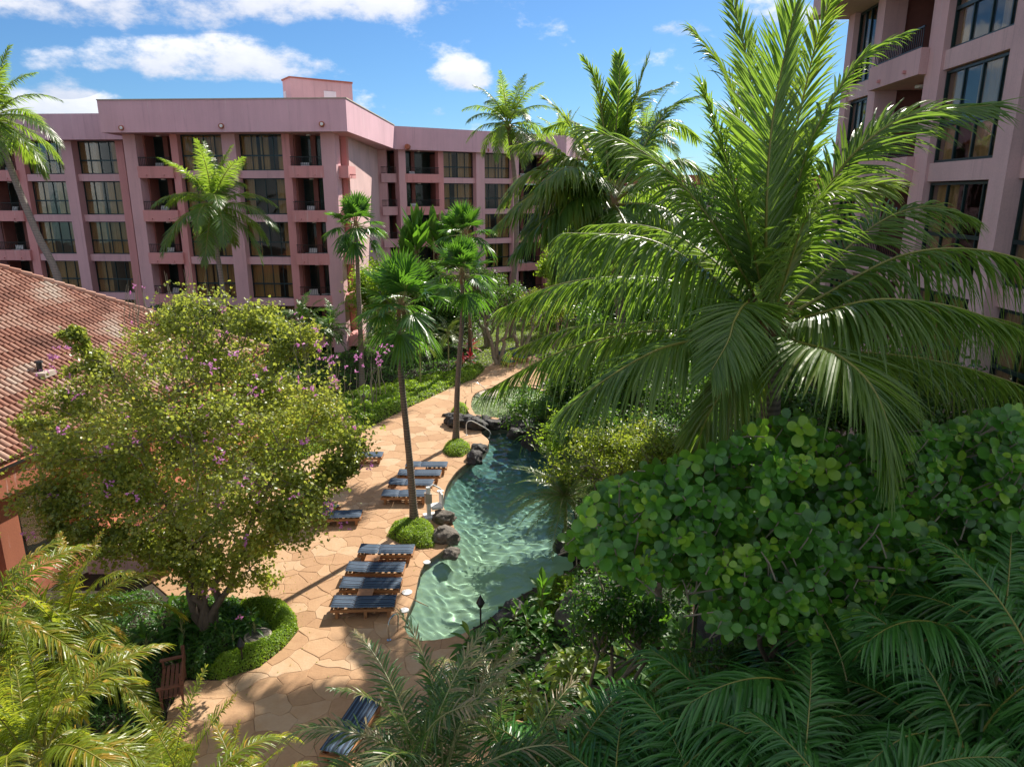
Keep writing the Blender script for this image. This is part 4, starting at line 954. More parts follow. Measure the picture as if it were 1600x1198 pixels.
# ---- second coconut palm beyond the pool
b2_ = at(955, 318, 26.6)
t2 = thing('coconut_palm', 'tall coconut palm behind the big one with fibrous crown and bright yellow-green fronds', 'palm tree', tuple(at(1014, 745, 27.3) * (1, 1, 0)))
trunk(t2, [at(1014, 745, 27.3), at(1000, 660, 27.2), at(985, 600, 27.0), at(965, 450, 26.7), at(956, 345, 26.6)], .24, .17)
mb = MB(); tube(mb, [b2_ + (0, 0, -1.3), b2_ + (0, 0, -.7), b2_ + (0, 0, .3)], [.2, .38, .2], 10); mb.build('leaf_bases', 'fibre', t2, smooth=True)
for pts, dys, kw in [
 (((955, 312), (890, 250), (850, 222), (800, 228)), (0, -.3, -.6, -.9), dict(tint=.85)), (((955, 315), (895, 280), (830, 268), (783, 318)), (0, -.8, -1.3, -1.6), dict(tint=.95)),
 (((955, 318), (900, 300), (840, 300), (776, 352)), (0, -1.0, -2.0, -2.6), dict(tint=.9)), (((955, 322), (905, 325), (855, 340), (802, 398)), (0, -1.2, -2.2, -2.7), dict(tint=.25)),
 (((953, 312), (915, 240), (880, 180), (850, 152)), (0, .2, .3, .2), dict(tint=1.0, droop=.3)), (((955, 310), (945, 210), (932, 130), (912, 92)), (0, .0, -.2, -.4), dict(tint=.3, droop=.25, a0=45)),
 (((957, 310), (962, 210), (968, 130), (966, 86)), (0, .1, .2, .3), dict(tint=.3, droop=.2, a0=42)), (((960, 310), (980, 210), (1000, 130), (1014, 88)), (0, .2, .1, -.2), dict(tint=.35, droop=.25, a0=45)),
 (((960, 312), (1000, 240), (1045, 170), (1098, 148)), (0, .4, .8, 1.0), dict(tint=.6, droop=.4)), (((962, 315), (1020, 270), (1070, 250), (1120, 290)), (0, -.5, -1, -1.3), dict(tint=.5)),
 (((962, 320), (1010, 320), (1055, 340), (1080, 400)), (0, -.9, -1.6, -1.8), dict(tint=.4)), (((950, 325), (910, 350), (880, 380), (866, 430)), (0, .4, .8, 1.0), dict(tint=.4)),
 (((955, 325), (935, 360), (925, 400), (922, 450)), (0, -1.0, -1.8, -2.1), dict(tint=.5)), (((955, 310), (930, 230), (895, 190), (852, 200)), (0, 1.2, 2.4, 3.2), dict(tint=.4)),
 (((958, 310), (1010, 210), (1050, 190), (1090, 215)), (0, 1.5, 2.6, 3.2), dict(tint=.5)), (((960, 325), (990, 370), (1005, 410), (1010, 450)), (0, .6, 1.0, 1.2), dict(tint=.4)),
 (((955, 305), (950, 220), (990, 160), (1050, 130)), (0, .5, 1.2, 2.0), dict(tint=.7, droop=.35)),
 (((955, 320), (930, 345), (905, 390), (885, 455)), (0, -1.6, -2.9, -3.6), dict(tint=.5)), (((957, 318), (970, 335), (985, 370), (995, 430)), (0, -1.8, -3.2, -3.9), dict(tint=.5)), (((955, 312), (925, 275), (885, 262), (845, 290)), (0, -1.5, -2.9, -3.8), dict(tint=.7)),
 (((955, 314), (930, 300), (900, 305), (850, 370)), (0, 1.6, 3.0, 3.8), dict(tint=.6)),
 (((955, 314), (910, 285), (870, 275), (828, 305)), (0, -.9, -1.6, -2.0), dict(tint=.85)), (((955, 312), (915, 262), (880, 245), (838, 262)), (0, -.4, -.8, -1.0), dict(tint=.9)), (((955, 318), (920, 305), (885, 320), (858, 372)), (0, -1.1, -2.0, -2.6), dict(tint=.6)), (((955, 316), (905, 295), (860, 310), (818, 360)), (0, -.6, -1.1, -1.4), dict(tint=.9)), (((957, 314), (985, 290), (1020, 300), (1050, 350)), (0, 1.6, 2.8, 3.4), dict(tint=.6))]:
    P = [at(x, y, 26.6 + d) for (x, y), d in zip(pts, dys)]
    k = dict(n=115, Lmax=1.3, wid=.09, droop=.62, t0=.12, rr=.06, tvar=.18, nseg=4, fold=0, a0=62, a1=22); k.update(kw)
    one_frond(t2, P, ['coco_mid', 'rachis'], **k)

# ---- other coconut palms
def palm_px(label, base, mids, top, Y, nf=22, scale=1.0, r0=.19, r1=.12, key='coco', name='coconut_palm', group=None, **kw):
    P = [gz(*base) if len(base) == 2 else at(*base)] + [at(x, y, Y) for x, y in mids] + [at(*top, Y)]
    if P[0][2] > 0.5: P.insert(0, np.array((P[0][0] + (P[0][0] - P[1][0]) * .3, Y, -.2)))
    return auto_palm(name, label, 'palm tree', P, key, nf, scale, r0, r1, group, **kw)
palm_px('coconut palm with grey ringed trunk in front of the middle of the pink hotel', (352, 490, 44.5), [(345, 430), (338, 385)], (333, 322), 44.5, nf=24, scale=.98, trunkmat='trunk_g')
palm_px('leaning coconut palm at the far left edge against the hotel wing', (92, 440, 44.5), [(60, 370), (25, 285)], (-12, 185), 44.5, nf=22, scale=1.05, r0=.26, r1=.17, trunkmat='trunk_g')
palm_px('tall thin windblown coconut palm silhouetted against the sky above the far wing roof', (802, 440, 60.0), [(806, 400), (806, 300)], (794, 195), 60.0, nf=24, scale=.98, r0=.26, r1=.17)
palm_px('small dark coconut palm peeking behind the far wing roof', (880, 330, 86.0), [(880, 290)], (880, 228), 86.0, nf=18, scale=1.1)
palm_px('distant coconut palm between the far wing and the big palm', (985, 400, 75.0), [(985, 300)], (1010, 215), 75.0, nf=18, scale=1.15)
# ---- fan palms
def fan_me(e, drp, nseg=26, Rb=1.0, pet=.9, spread=118, name='fan_leaf'):
    mb = MB(); er = R(e); dx = np.array((math.cos(er), 0, math.sin(er))); up = np.array((-math.sin(er), 0, math.cos(er)))
    q = np.linspace(0, 1, 6)[:, None]; pts = dx * q * pet + np.array((0, 0, -1)) * .12 * q ** 2 * pet; tube(mb, pts, np.linspace(.022, .013, 6), 5, 1)
    P0 = pts[-1]; t = norm(pts[-1] - pts[-2]); yv = np.array((0, 1.0, 0)); up = np.cross(t, yv)
    up = -up if up[2] < 0 and e < 85 else up
    ph = np.radians(np.linspace(-spread, spread, nseg)); n = nseg
    D_ = t[None] * np.cos(ph)[:, None] + yv[None] * np.sin(ph)[:, None] + up[None] * (.10 + .22 * np.abs(np.sin(ph)))[:, None]; D_ = norm(D_)
    Wv = norm(np.cross(up[None], D_)); Nn = np.cross(D_, Wv); Nn *= np.sign(Nn @ up)[:, None]
    Ln = Rb * (1 - .18 * (np.abs(ph) / ph.max()) ** 2) * rng.normal(1, .04, n)
    wd = Ln * (2 * R(spread) / n) * .62
    strips(mb, np.repeat(P0[None], n, 0), D_, Wv, Nn, Ln, wd, drp * rng.uniform(.7, 1.3, n), 6, .30, 0, np.clip(rng.normal(.45, .2, n), 0, 1), prof=(.02, .36, .72, 1.0, .85, .45, .04))
    return mb.build(name, ['fan', 'petiole'], data_only=True)
PROTO['fan'] = [(e, fan_me(e, d)) for e, d in ((86, .08), (76, .12), (64, .15), (50, .22), (36, .32), (20, .45), (2, .6), (-18, .7), (-40, .6))]
def fan_palm(label, base, mids, top, Y, scale=1.0, r0=.15, r1=.095, nf=30, dead=True):
    P = [gz(*base) if len(base) == 2 else np.array(base)]; 
    P += [at(x, y, Y) for x, y in mids] + [at(*top, Y)]
    t = auto_palm('fan_palm', label, 'palm tree', P, 'fan', nf, scale, r0, r1, None, name_f='fan_leaf')
    mb = MB(); c = P[-1]
    for k in range(22):
        a = rng.uniform(0, 6.28); d = np.array((math.cos(a), math.sin(a), 0)); tube(mb, [c, c + d * .25 * scale - (0, 0, .08), c + d * (.5 + .2 * rng.uniform()) * scale - (0, 0, .4 * scale)], [.012, .01, .005], 4)
    mb.build('flower_stalk', 'petiole', t, kind='stuff'); return t
fan_palm('fan palm with slender curved trunk in the hedge between the two rows of loungers', (648, 822), [(641, 730), (630, 620), (623, 540)], (627, 478), 24.0, 1.1, .14, .085, nf=25)
fan_palm('fan palm with thin trunk in the small round hedge beside the dark pool rocks', (712, 694), [(715, 600), (722, 500)], (722, 428), 33.0, 1.08, .15, .095, nf=25)
fan_palm('fan palm in front of the sunlit hotel side wall, rooted in ground cover', (566, 614), [(564, 540), (560, 450)], (556, 352), 43.0, 1.2, .17, .11, nf=24)
fan_palm('fan palm partly hidden behind two nearer fan palm crowns', (735, 560), [(733, 480)], (727, 366), 46.0, 1.25, .17, .11, nf=24)

# ---- clumping palms
def clump(label, px, py, Y, key, n, scale=1.0, stems=3, name='areca_palm', spread=.35, zb=0.0):
    c = at(px, py, Y); t = thing(name, label, 'palm', (c[0], c[1], zb)); pr = PROTO[key]
    for k in range(stems):
        a = k * 2.1 + rng.uniform(0, 1); o = np.array((math.cos(a), math.sin(a), 0)) * spread * (k > 0); top = c + o + (0, 0, rng.uniform(-.35, .15) * (k > 0)); b = np.array((c[0], c[1], zb - .1)) + o * .35
        mb = MB(); tube(mb, catmull([b, (b + top) / 2 + o * .1, top], 14), np.linspace(.055, .035, 14) * max(1, scale * .8), 7, 0); mb.build('stem', 'petiole', t, smooth=True)
        m = n // stems
        for i in range(m):
            q = (i + .5) / m; j = int(np.clip(q * len(pr) + rng.normal(0, .6), 0, len(pr) - 1)); az = i * 2.39996 + k * 1.1 + rng.normal(0, .2)
            put_frond(t, pr[j][1], top - (0, 0, .25 * q), az, scale * rng.uniform(.85, 1.1), rng.normal(0, .15))
    return t
clump('yellow-green areca palm with arching fronds left of the orchid tree trunk', 112, 1000, 12.6, 'areca_y', 24, .95)
clump('large yellow areca palm filling the bottom left corner', 70, 1165, 9.6, 'areca_y', 28, .95)
clump('areca palm with browned fronds cut by the left edge', -25, 980, 11.5, 'areca_y', 22, 1.0)
clump('low green areca palm at the bottom edge left of the deck', 290, 1260, 8.0, 'areca_y', 14, .75, stems=2)
clump('pale areca palm tips at the bottom edge beside the shaded paving', 390, 1270, 8.4, 'areca_y', 12, .62, stems=2)
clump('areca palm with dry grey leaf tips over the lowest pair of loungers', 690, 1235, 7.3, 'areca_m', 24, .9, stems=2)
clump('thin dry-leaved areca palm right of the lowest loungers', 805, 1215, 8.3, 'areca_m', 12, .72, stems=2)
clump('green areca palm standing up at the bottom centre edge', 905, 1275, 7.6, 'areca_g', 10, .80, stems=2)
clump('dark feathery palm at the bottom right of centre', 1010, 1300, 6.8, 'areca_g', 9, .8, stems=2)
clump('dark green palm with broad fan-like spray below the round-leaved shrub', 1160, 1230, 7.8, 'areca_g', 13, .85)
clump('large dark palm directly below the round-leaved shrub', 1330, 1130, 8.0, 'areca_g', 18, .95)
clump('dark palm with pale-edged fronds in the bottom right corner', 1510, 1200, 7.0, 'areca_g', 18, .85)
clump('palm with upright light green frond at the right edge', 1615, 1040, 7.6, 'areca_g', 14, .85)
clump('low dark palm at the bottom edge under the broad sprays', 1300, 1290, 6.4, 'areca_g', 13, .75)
clump('small dark palm in the shade at the bottom edge right of centre', 1100, 1310, 6.9, 'areca_g', 10, .75)
clump('sago cycad with stiff fronds leaning over the pool', 884, 772, 22.0, 'cycad', 50, 1.35, stems=1, name='cycad')
clump('bright yellow-lit cycad behind the poolside sago', 912, 745, 24.0, 'cycad', 34, 1.1, stems=1, name='cycad')
for i, (lb, x, y, Y) in enumerate((('pygmy date palm in the ground cover below the tallest fan palm crown', 588, 522, 42.5), ('pygmy date palm left of the second fan palm trunk', 655, 535, 43.5), ('pygmy date palm half hidden behind the left date palm', 622, 520, 46.0), ('weeping date palm close under the rear hotel wing', 700, 520, 47.0))):
    clump(lb, x, y, Y, 'pygmy', 30, 1.35, stems=1, name='date_palm')
for lb, x, y, Y, n, s in (('dark bushy palm behind the pink flowers of the orchid tree', 478, 505, 41, 24, 1.15), ('second bushy palm behind the orchid tree, nearer the hotel corner', 515, 510, 42.5, 24, 1.2), ('broad-leaved bushy palm at the foot of the hotel wall', 440, 520, 45, 20, 1.1)):
    clump(lb, x, y, Y, 'small_palm', n, s, stems=2, name='bushy_palm')

# ================================================================== ORCHID TREE
def branch(mb, a, b, r0, r1, sag=.0, sides=6, wob=.12, n=8):
    a = np.array(a, dtype=float); b = np.array(b, dtype=float); q = np.linspace(0, 1, n)[:, None]; L_ = np.linalg.norm(b - a)
    p = a + (b - a) * q + (rng.normal(0, wob * L_ * .3, (n, 3)) * np.sin(q * math.pi)) + np.array((0, 0, 1)) * sag * L_ * np.sin(q * math.pi); tube(mb, p, np.linspace(r0, r1, n), sides); return p
def leafy_tree(name, label, cat, base, tops, clumps, nleaf, size, mats, kind='bilobe', r=.16, twigs=5, flowers=None, crown_name='foliage', up=.5, twmat='bark', clear=None):
    """stems from base through fork points, then limbs to every clump, twigs and leaves inside the clump"""
    t = thing(name, label, cat, tuple(base)); tr = MB(); fork = []
    for tp, rr in tops:
        p = branch(tr, np.array(base) + (rng.normal(0, .06), rng.normal(0, .06), -.1), tp, r * rr, r * rr * .62, wob=.10, sides=9, n=10); fork.append(p[-1])
    fork = np.array(fork); tr.build('trunk', mats[1], t, smooth=True)
    br = MB(); P = []; Nn = []; tips = []
    for c, rad in clumps:
        c = np.array(c); rad = np.array(rad if hasattr(rad, '__len__') else (rad,) * 3, dtype=float); f = fork[np.argmin(np.linalg.norm(fork - c, axis=1))]
        lp = branch(br, f, c, r * .30, r * .10, sag=.06, wob=.2)
        for k in range(twigs):
            d = norm(rng.normal(0, 1, 3) + np.array((0, 0, up * .8))); e = c + d * rad * rng.uniform(.7, 1.3); s0 = lp[rng.integers(4, 8)]; tp = branch(br, s0, e, .022, .006, sag=.05, sides=4, wob=.25, n=6); tips.append((e, d))
            m = int(nleaf / len(clumps) / twigs); q = rng.uniform(.25, 1.05, m) ** .8; i = np.clip((q * 5).astype(int), 0, 4)
            base_p = tp[i] + (tp[np.minimum(i + 1, 5)] - tp[i]) * rng.uniform(0, 1, m)[:, None]
            P.append(base_p + rng.normal(0, .24, (m, 3)) * rad * (.6 + .4 * q[:, None])); Nn.append(rng.normal(0, .7, (m, 3)) + np.array((0, 0, up)) + d * .35)
    P = np.concatenate(P); Nn = np.concatenate(Nn)
    if clear is not None: k = clear(P); P, Nn = P[k], Nn[k]
    br.build('branches', mats[2] if len(mats) > 2 else twmat, t, smooth=True)
    lf = MB(); cl = np.array([mnoise.noise(Vector(p * .55)) for p in P]); scatter(lf, P, Nn, size * rng.uniform(.6, 1.25, len(P)), kind, np.clip(.45 + .45 * cl + rng.normal(0, .22, len(P)), 0, 1.2)); lf.build(crown_name, mats[0], t, kind='stuff')
    return t, tips, P
base = gz(322, 1000); OT = at(325, 700, 18.0)
cl = []
for px, py, Y, r_ in ((310, 505, 18.6, .8), (235, 555, 19.5, .75), (130, 570, 18.4, .42), (380, 560, 18.8, 1.05), (455, 590, 18.2, .9), (520, 640, 17.6, .85), (535, 700, 17.6, .6), (95, 640, 18.0, .55), (70, 700, 17.4, .55), (180, 620, 17.6, 1.1), (280, 610, 17.2, 1.2), (370, 640, 17.0, 1.2), (450, 690, 16.8, 1.1), (500, 770, 17.0, .65), (110, 700, 16.8, 1.0), (200, 700, 16.2, 1.15), (300, 710, 16.0, 1.2), (400, 740, 16.0, 1.15), (470, 800, 16.4, .8), (90, 780, 16.6, .7), (170, 780, 16.2, .85), (260, 800, 16.0, 1.0), (350, 820, 15.8, 1.0), (430, 850, 16.2, .65), (250, 870, 16.6, .6), (330, 900, 16.4, .6), (390, 890, 16.4, .55),
                     (230, 650, 20.2, 1.0), (360, 680, 20.0, 1.1), (450, 640, 19.6, .95), (300, 760, 18.6, 1.2), (150, 690, 19.2, 1.0), (420, 770, 18.4, 1.0), (330, 560, 19.8, .9), (70, 800, 16.6, .6), (150, 850, 16.2, .62), (215, 850, 16.3, .65), (200, 740, 17.4, .9), (480, 540, 18.8, .55), (400, 505, 18.9, .55), (270, 490, 19.3, .45), (110, 525, 18.2, .22), (40, 660, 18.0, .3), (550, 740, 17.4, .35), (100, 840, 16.4, .4), (290, 840, 17.6, .8)):
    cl.append((at(px, py, Y), (r_ * 1.22, r_ * 1.05, r_ * .92)))
ot, tips, oP = leafy_tree('orchid_tree', 'big orchid tree with yellow-green leaves and pink flowers beside the tiled roof', 'tree', base, [(at(300, 860, 17.3), 1.0), (at(345, 850, 17.6), .9), (at(320, 790, 18.4), .8), (at(260, 780, 17.6), .75), (at(400, 800, 17.2), .7), (at(300, 680, 18.3), .6)], cl, 66000, .10, ['orchid', 'bark', 'twig'], r=.15, twigs=9)
fl = MB(); spots = [(170, 700, 15.7), (85, 555, 17.6), (225, 555, 17.6), (525, 600, 17.5), (555, 580, 18.0), (600, 545, 18.4), (265, 640, 16.2), (320, 637, 16.0), (400, 610, 16.5), (500, 545, 18.4), (345, 520, 17.9), (350, 485, 18.6), (470, 500, 18.4), (60, 700, 16.8), (75, 775, 16.2), (175, 755, 15.6), (215, 770, 15.3), (135, 785, 15.8), (345, 715, 15.3), (380, 840, 15.2), (370, 655, 15.8), (385, 750, 15.2), (345, 712, 15.2), (480, 690, 16.4), (200, 655, 15.9), (460, 770, 15.6), (575, 725, 17.2), (535, 655, 17.2), (290, 560, 17.2), (240, 505, 18.9), (330, 925, 15.8), (120, 620, 17.2), (375, 965, 16.2), (520, 560, 18.3), (560, 560, 18.4), (590, 565, 18.3), (470, 590, 17.7), (205, 500, 18.9), (222, 448, 19.0), (202, 450, 19.0)]
spots = spots + [(rng.uniform(40, 560), rng.uniform(500, 860), rng.uniform(15.6, 18.0)) for _ in range(40)]
FP_ = []
for x, y, Y in spots:
    c = at(x, y, Y); m = rng.integers(2, 8); FP_.append(c + rng.normal(0, .09, (m, 3)))
FP_ = np.concatenate(FP_); N5 = 5
for k in range(N5):
    Nr = norm(rng.normal(0, .4, (len(FP_), 3)) + (0, -.5, .6)); scatter(fl, FP_ + rng.normal(0, .012, (len(FP_), 3)), Nr, .066 * rng.uniform(.7, 1.2, len(FP_)), 'chip')
fl.build('blossoms', 'petal', ot, kind='stuff')
sb = MB()
for x, y, Y in [(310, 505, 18.6), (480, 540, 18.8), (520, 570, 18.5), (560, 580, 18.2), (590, 570, 18.3), (222, 455, 19.0), (205, 455, 19.0), (345, 480, 18.8), (470, 500, 18.5), (270, 440, 19.2), (300, 430, 19.2), (420, 520, 18.6)]:
    for k in range(5):
        a = at(x, y, Y) + rng.normal(0, .15, 3); branch(sb, a - (0, 0, .9), a + (rng.normal(0, .12), 0, .15), .012, .004, sides=4, n=5)
sb.build('bare_twigs', 'twig', ot, smooth=True, kind='stuff')

# ================================================================== ROUND-LEAVED SHRUB
ct = at(1280, 1010, 8.6); cb = np.array((ct[0] + .3, 9.6, 0.0))
cs = thing('autograph_tree', 'dense shrub of large round glossy leaves filling the middle right', 'shrub', tuple(cb))
ros = []
def clus_in(px, py):
    top = np.interp(px, (895, 940, 1000, 1080, 1160, 1230, 1300, 1420, 1500, 1620), (845, 765, 715, 720, 670, 652, 660, 690, 650, 640)); bot = np.interp(px, (890, 940, 1000, 1080, 1130, 1200, 1300, 1360, 1420, 1500, 1620), (850, 875, 910, 915, 985, 990, 1000, 990, 970, 950, 940)); return top < py < bot
tries = 0
while len(ros) < 1350 and tries < 60000:
    tries += 1; px = rng.uniform(880, 1660); py = rng.uniform(640, 995)
    if not clus_in(px, py): continue
    depth = rng.uniform(0, 1) ** 1.6; Y = 8.7 - .9 * math.sin((px - 900) / 130) * .35 - (py - 820) / 330 * .9 + .75 * mnoise.noise(Vector((px / 62, py / 50, 0))) + .3 * mnoise.noise(Vector((px / 25, py / 22, 5))) + depth * 1.5
    ros.append((at(px, py, Y), depth))
ros.sort(key=lambda q: q[1])
mbs = MB(); cnt = 0; leafme = []
for q in range(5):
    m_ = MB(); scatter(m_, np.zeros((1, 3)), np.array([[0, 0, 1.0]]), 1.0, 'round', q / 5 + .1, X=np.array([[1.0, 0, 0]])); leafme.append(m_.build('leaf', 'clusia', data_only=True, smooth=True))
PP, NN, XX, SS, TT = [], [], [], [], []
stems = MB()
for c, dp in ros:
    ax = norm(np.array((rng.normal(-.1, .45), rng.normal(-.75, .4), rng.normal(.75, .35)))); s1 = norm(np.cross(ax, (.3, .7, .2))); s2 = np.cross(ax, s1); m = rng.integers(5, 9); ph0 = rng.uniform(0, 6.28); sz = rng.uniform(.125, .205)
    brt = rng.normal(.32, .30)
    tube(stems, [c - ax * .45 + (0, .15, -.1), c - ax * .2, c - ax * .03], [.012, .011, .008], 4, cap=False)
    for k in range(m):
        lvl = k // 2; a = ph0 + (k % 2) * math.pi + lvl * 1.45 + rng.normal(0, .18); out_ = s1 * math.cos(a) + s2 * math.sin(a); lift = (.12, .32, .62, 1.1)[min(3, m // 2 - 1 - lvl if False else (lvl))]
        X = norm(out_ + ax * lift * rng.uniform(.6, 1.2)); Nr = norm(ax - X * (ax @ X) + rng.normal(0, .12, 3)); PP.append(c - ax * (.16 - .055 * lvl) + X * .012); NN.append(Nr); XX.append(X); SS.append(sz * (1.05 - .12 * lvl)); TT.append(np.clip(brt + .18 * lvl + rng.normal(0, .1) + (.5 if rng.uniform() < .04 else 0), 0, 1.2))
PP, NN, XX, SS, TT = map(np.array, (PP, NN, XX, SS, TT))
cen = np.array([c for c, _ in ros]); stems.build('stems', 'twig', cs, kind='stuff')
K = 296; inv = parent_inv(cs)
score = PP[:, 1] + rng.uniform(0, .6, len(PP)); od = np.argsort(score)
for i in od[:K]:
    X = norm(XX[i] - NN[i] * (XX[i] @ NN[i])); Y_ = np.cross(NN[i], X); m = Matrix(((X[0], Y_[0], NN[i][0], PP[i][0]), (X[1], Y_[1], NN[i][1], PP[i][1]), (X[2], Y_[2], NN[i][2], PP[i][2]), (0, 0, 0, 1))) @ Matrix.Scale(SS[i], 4)
    place('leaf', leafme[int(np.clip(TT[i] * 5, 0, 4))], cs, mat=inv @ m)
od = od[K:]; mb = MB(); scatter(mb, PP[od], NN[od], SS[od], 'round', TT[od], X=XX[od]); mb.build('leaves', 'clusia', cs, smooth=True, kind='stuff')
tk = MB()
for k in range(9):
    c = cen[rng.integers(0, len(cen))]; branch(tk, cb + rng.normal(0, .25, 3) * (1, 1, 0), c + (0, .5, -.3), .09, .03, wob=.15)
tk.build('trunk', 'bark', cs, smooth=True)

# ================================================================== GROUND COVER, BEDS, LAWN
def mound_fn(poly, h, lumpy, sc, seed=0.0, edge=.5, z0=-.02):
    q = np.asarray(poly)[:, :2]
    return lambda P: z0 + h * np.clip(polydist(P, q) / edge, 0, 1) ** .6 * (1 + lumpy * lump(P, sc, seed)) + .12 * h * lump(P, sc * 3.1, seed + 5)
def bed(name, label, poly, h, n, size, mat, cat='ground cover', lumpy=.35, sc=.7, kind='chip', seed=0.0, edge=.5, thing_=True, z0=-.02, up=1.0, jz=.06, struct=False):
    poly = np.asarray(poly)[:, :2]; fz = mound_fn(poly, h, lumpy, sc, seed, edge, z0)
    step = max(.18, math.sqrt((np.ptp(poly[:, 0]) * np.ptp(poly[:, 1]))) / 90)
    g = MB(); gridfill(g, poly, 0, step, lambda P: np.where(inpoly(P, poly), fz(P) - .05, z0 - .12))
    P = randin(poly, n); z = fz(P); e = .08; gx = (fz(P + (e, 0)) - z) / e; gy = (fz(P + (0, e)) - z) / e; Nr = norm(np.c_[-gx, -gy, np.ones(n) * up]) + rng.normal(0, .55, (n, 3))
    lf = MB(); tn = np.clip(.5 + .5 * lump(P, sc * 2, seed + 2) + rng.normal(0, .2, n), 0, 1.2); scatter(lf, np.c_[P, z + rng.uniform(-jz, jz * .6, n)], Nr, size * rng.uniform(.6, 1.3, n), kind, tn)
    o = lf.build(name, mat, kind='stuff'); 
    if label: o['label'] = label; o['category'] = cat
    s_ = g.build('planting_bed', 'soil', kind='structure', smooth=True); return o, fz
def pxp(pts, z=0.0): return np.array([gz(x, y, z)[:2] for x, y in pts])
def hedge(label, poly, h, n=9000, size=.05, mat='cover', lumpy=.25, sc=1.3):
    poly = np.asarray(poly); c = poly.mean(0); t = thing('hedge', label, 'hedge', (c[0], c[1], 0)); fz = mound_fn(poly, h, lumpy, sc, c[0], .35)
    g = MB(); gridfill(g, poly, 0, .1, lambda P: np.where(inpoly(P, poly), fz(P) - .06, -.1)); g.build('mound', 'soil', t, smooth=True)
    P = randin(poly, n); z = fz(P); e = .05; Nr = norm(np.c_[-(fz(P + (e, 0)) - z) / e, -(fz(P + (0, e)) - z) / e, np.ones(n)]) + rng.normal(0, .6, (n, 3))
    lf = MB(); scatter(lf, np.c_[P, z + rng.uniform(-.05, .03, n)], Nr, size * rng.uniform(.6, 1.3, n), 'chip', np.clip(.55 + .4 * lump(P, 2.5, 1) + rng.normal(0, .2, n), 0, 1.2)); lf.build('foliage', mat, t, kind='stuff'); return fz
def blob(cx, cy, rx, ry, n=26, wob=.12, rot=0.0, seed=0):
    a = np.linspace(0, 2 * math.pi, n, endpoint=False); r = 1 + wob * np.array([mnoise.noise(Vector((math.cos(q) * 1.5 + seed, math.sin(q) * 1.5, seed))) for q in a])
    x = rx * r * np.cos(a); y = ry * r * np.sin(a); return np.c_[cx + x * math.cos(rot) - y * math.sin(rot), cy + x * math.sin(rot) + y * math.cos(rot)]
# bright creeping cover left of the deck
bed('ground_cover', None, pxp([(545, 690), (420, 735), (380, 700), (420, 650), (500, 640), (560, 612), (640, 600), (680, 590), (735, 578), (752, 572), (757, 578), (742, 592), (702, 607), (650, 631), (601, 655), (552, 681)]), .42, 62000, .11, 'cover', lumpy=.75, sc=1.5, edge=.5, jz=.14, kind='oval')
bed('ground_cover', None, pxp([(420, 650), (500, 640), (560, 612), (640, 600), (735, 578), (750, 560), (720, 545), (560, 545), (400, 580), (300, 640)]), .55, 40000, .13, 'cover_d', lumpy=.8, sc=1.1, edge=.8, seed=7, jz=.18, kind='oval')
lawn_p = pxp([(757, 575), (775, 563), (800, 556), (850, 552), (960, 545), (980, 510), (900, 500), (800, 505), (740, 530), (735, 560)])
bed('lawn', None, lawn_p, .12, 36000, .09, 'cover', lumpy=.4, sc=.25, edge=2, seed=3)
hedge('low bright round-ended hedge round the nearer fan palm trunk', pxp([(604, 838), (612, 822), (630, 815), (655, 816), (676, 822), (684, 842), (678, 856), (655, 858), (625, 850)]), .38)
hedge('small bright hedge tuft round the farther fan palm trunk', pxp([(691, 706), (696, 695), (712, 690), (734, 694), (736, 705), (722, 714), (702, 714)]), .35, 6000)
hedge('small planted tuft between the deck and the rocks above the palm tree', pxp([(704, 644), (712, 634), (730, 636), (736, 646), (722, 652)]), .4, 3500)
hedge('curved green hedge round the orchid tree with a drain cover in it', pxp([(466, 983), (446, 1010), (405, 1042), (345, 1062), (322, 1058), (340, 1030), (400, 1012), (425, 995), (420, 975), (380, 958), (372, 945), (420, 940), (445, 945), (462, 962)]), .42, 16000, .055)
bed('low_planting', None, pxp([(325, 1062), (290, 1060), (262, 1000), (262, 935), (370, 936), (380, 955), (425, 980), (420, 998), (398, 1014), (342, 1032)]), .40, 9000, .10, 'cover_d', lumpy=.7, sc=1.2, seed=4, kind='oval')
bed('undergrowth', None, pxp([(0, 1300), (260, 1300), (258, 1110), (285, 1060), (255, 1000), (250, 930), (150, 940), (0, 1010)]), .5, 16000, .13, 'cover_d', lumpy=.7, sc=.9, seed=11, kind='long')
# right bank of the pool
bank = np.array([p for p in POOL if p[0] > -1.0 and (p[1] < 34.5)]); 
rb = pxp([(715, 1015), (735, 992), (775, 968), (818, 938), (872, 912), (908, 884), (920, 842), (905, 765), (884, 705), (868, 678), (900, 640), (1000, 610), (1250, 600), (1500, 640), (1700, 800), (1700, 1500), (900, 1600), (860, 1215), (858, 1150), (830, 1128), (760, 1105), (725, 1070), (716, 1040)])
bed('undergrowth', None, rb, .5, 110000, .16, 'cover_d', lumpy=.8, sc=.45, seed=21, edge=1.6, kind='oval')
bed('moss_bank', None, pxp([(850, 935), (900, 905), (1000, 880), (1090, 900), (1105, 960), (1085, 1020), (1000, 1030), (900, 1010)], .4), 1.0, 30000, .075, 'moss', lumpy=.4, sc=.8, seed=31, edge=1.2, kind='long')
bed('yellow_ground_cover', None, pxp([(815, 985), (835, 925), (880, 895), (905, 905), (885, 960), (860, 1000)], .3), .75, 8000, .065, 'cover', lumpy=.5, sc=1.5, seed=33, edge=.5)
bed('undergrowth', None, pxp([(885, 660), (1000, 560), (1150, 520), (1400, 560), (1600, 640), (1600, 560), (1000, 505), (900, 505), (975, 540), (860, 575), (862, 640)]), .8, 30000, .16, 'shrub', lumpy=.7, sc=.4, seed=41, edge=1.5, kind='oval')
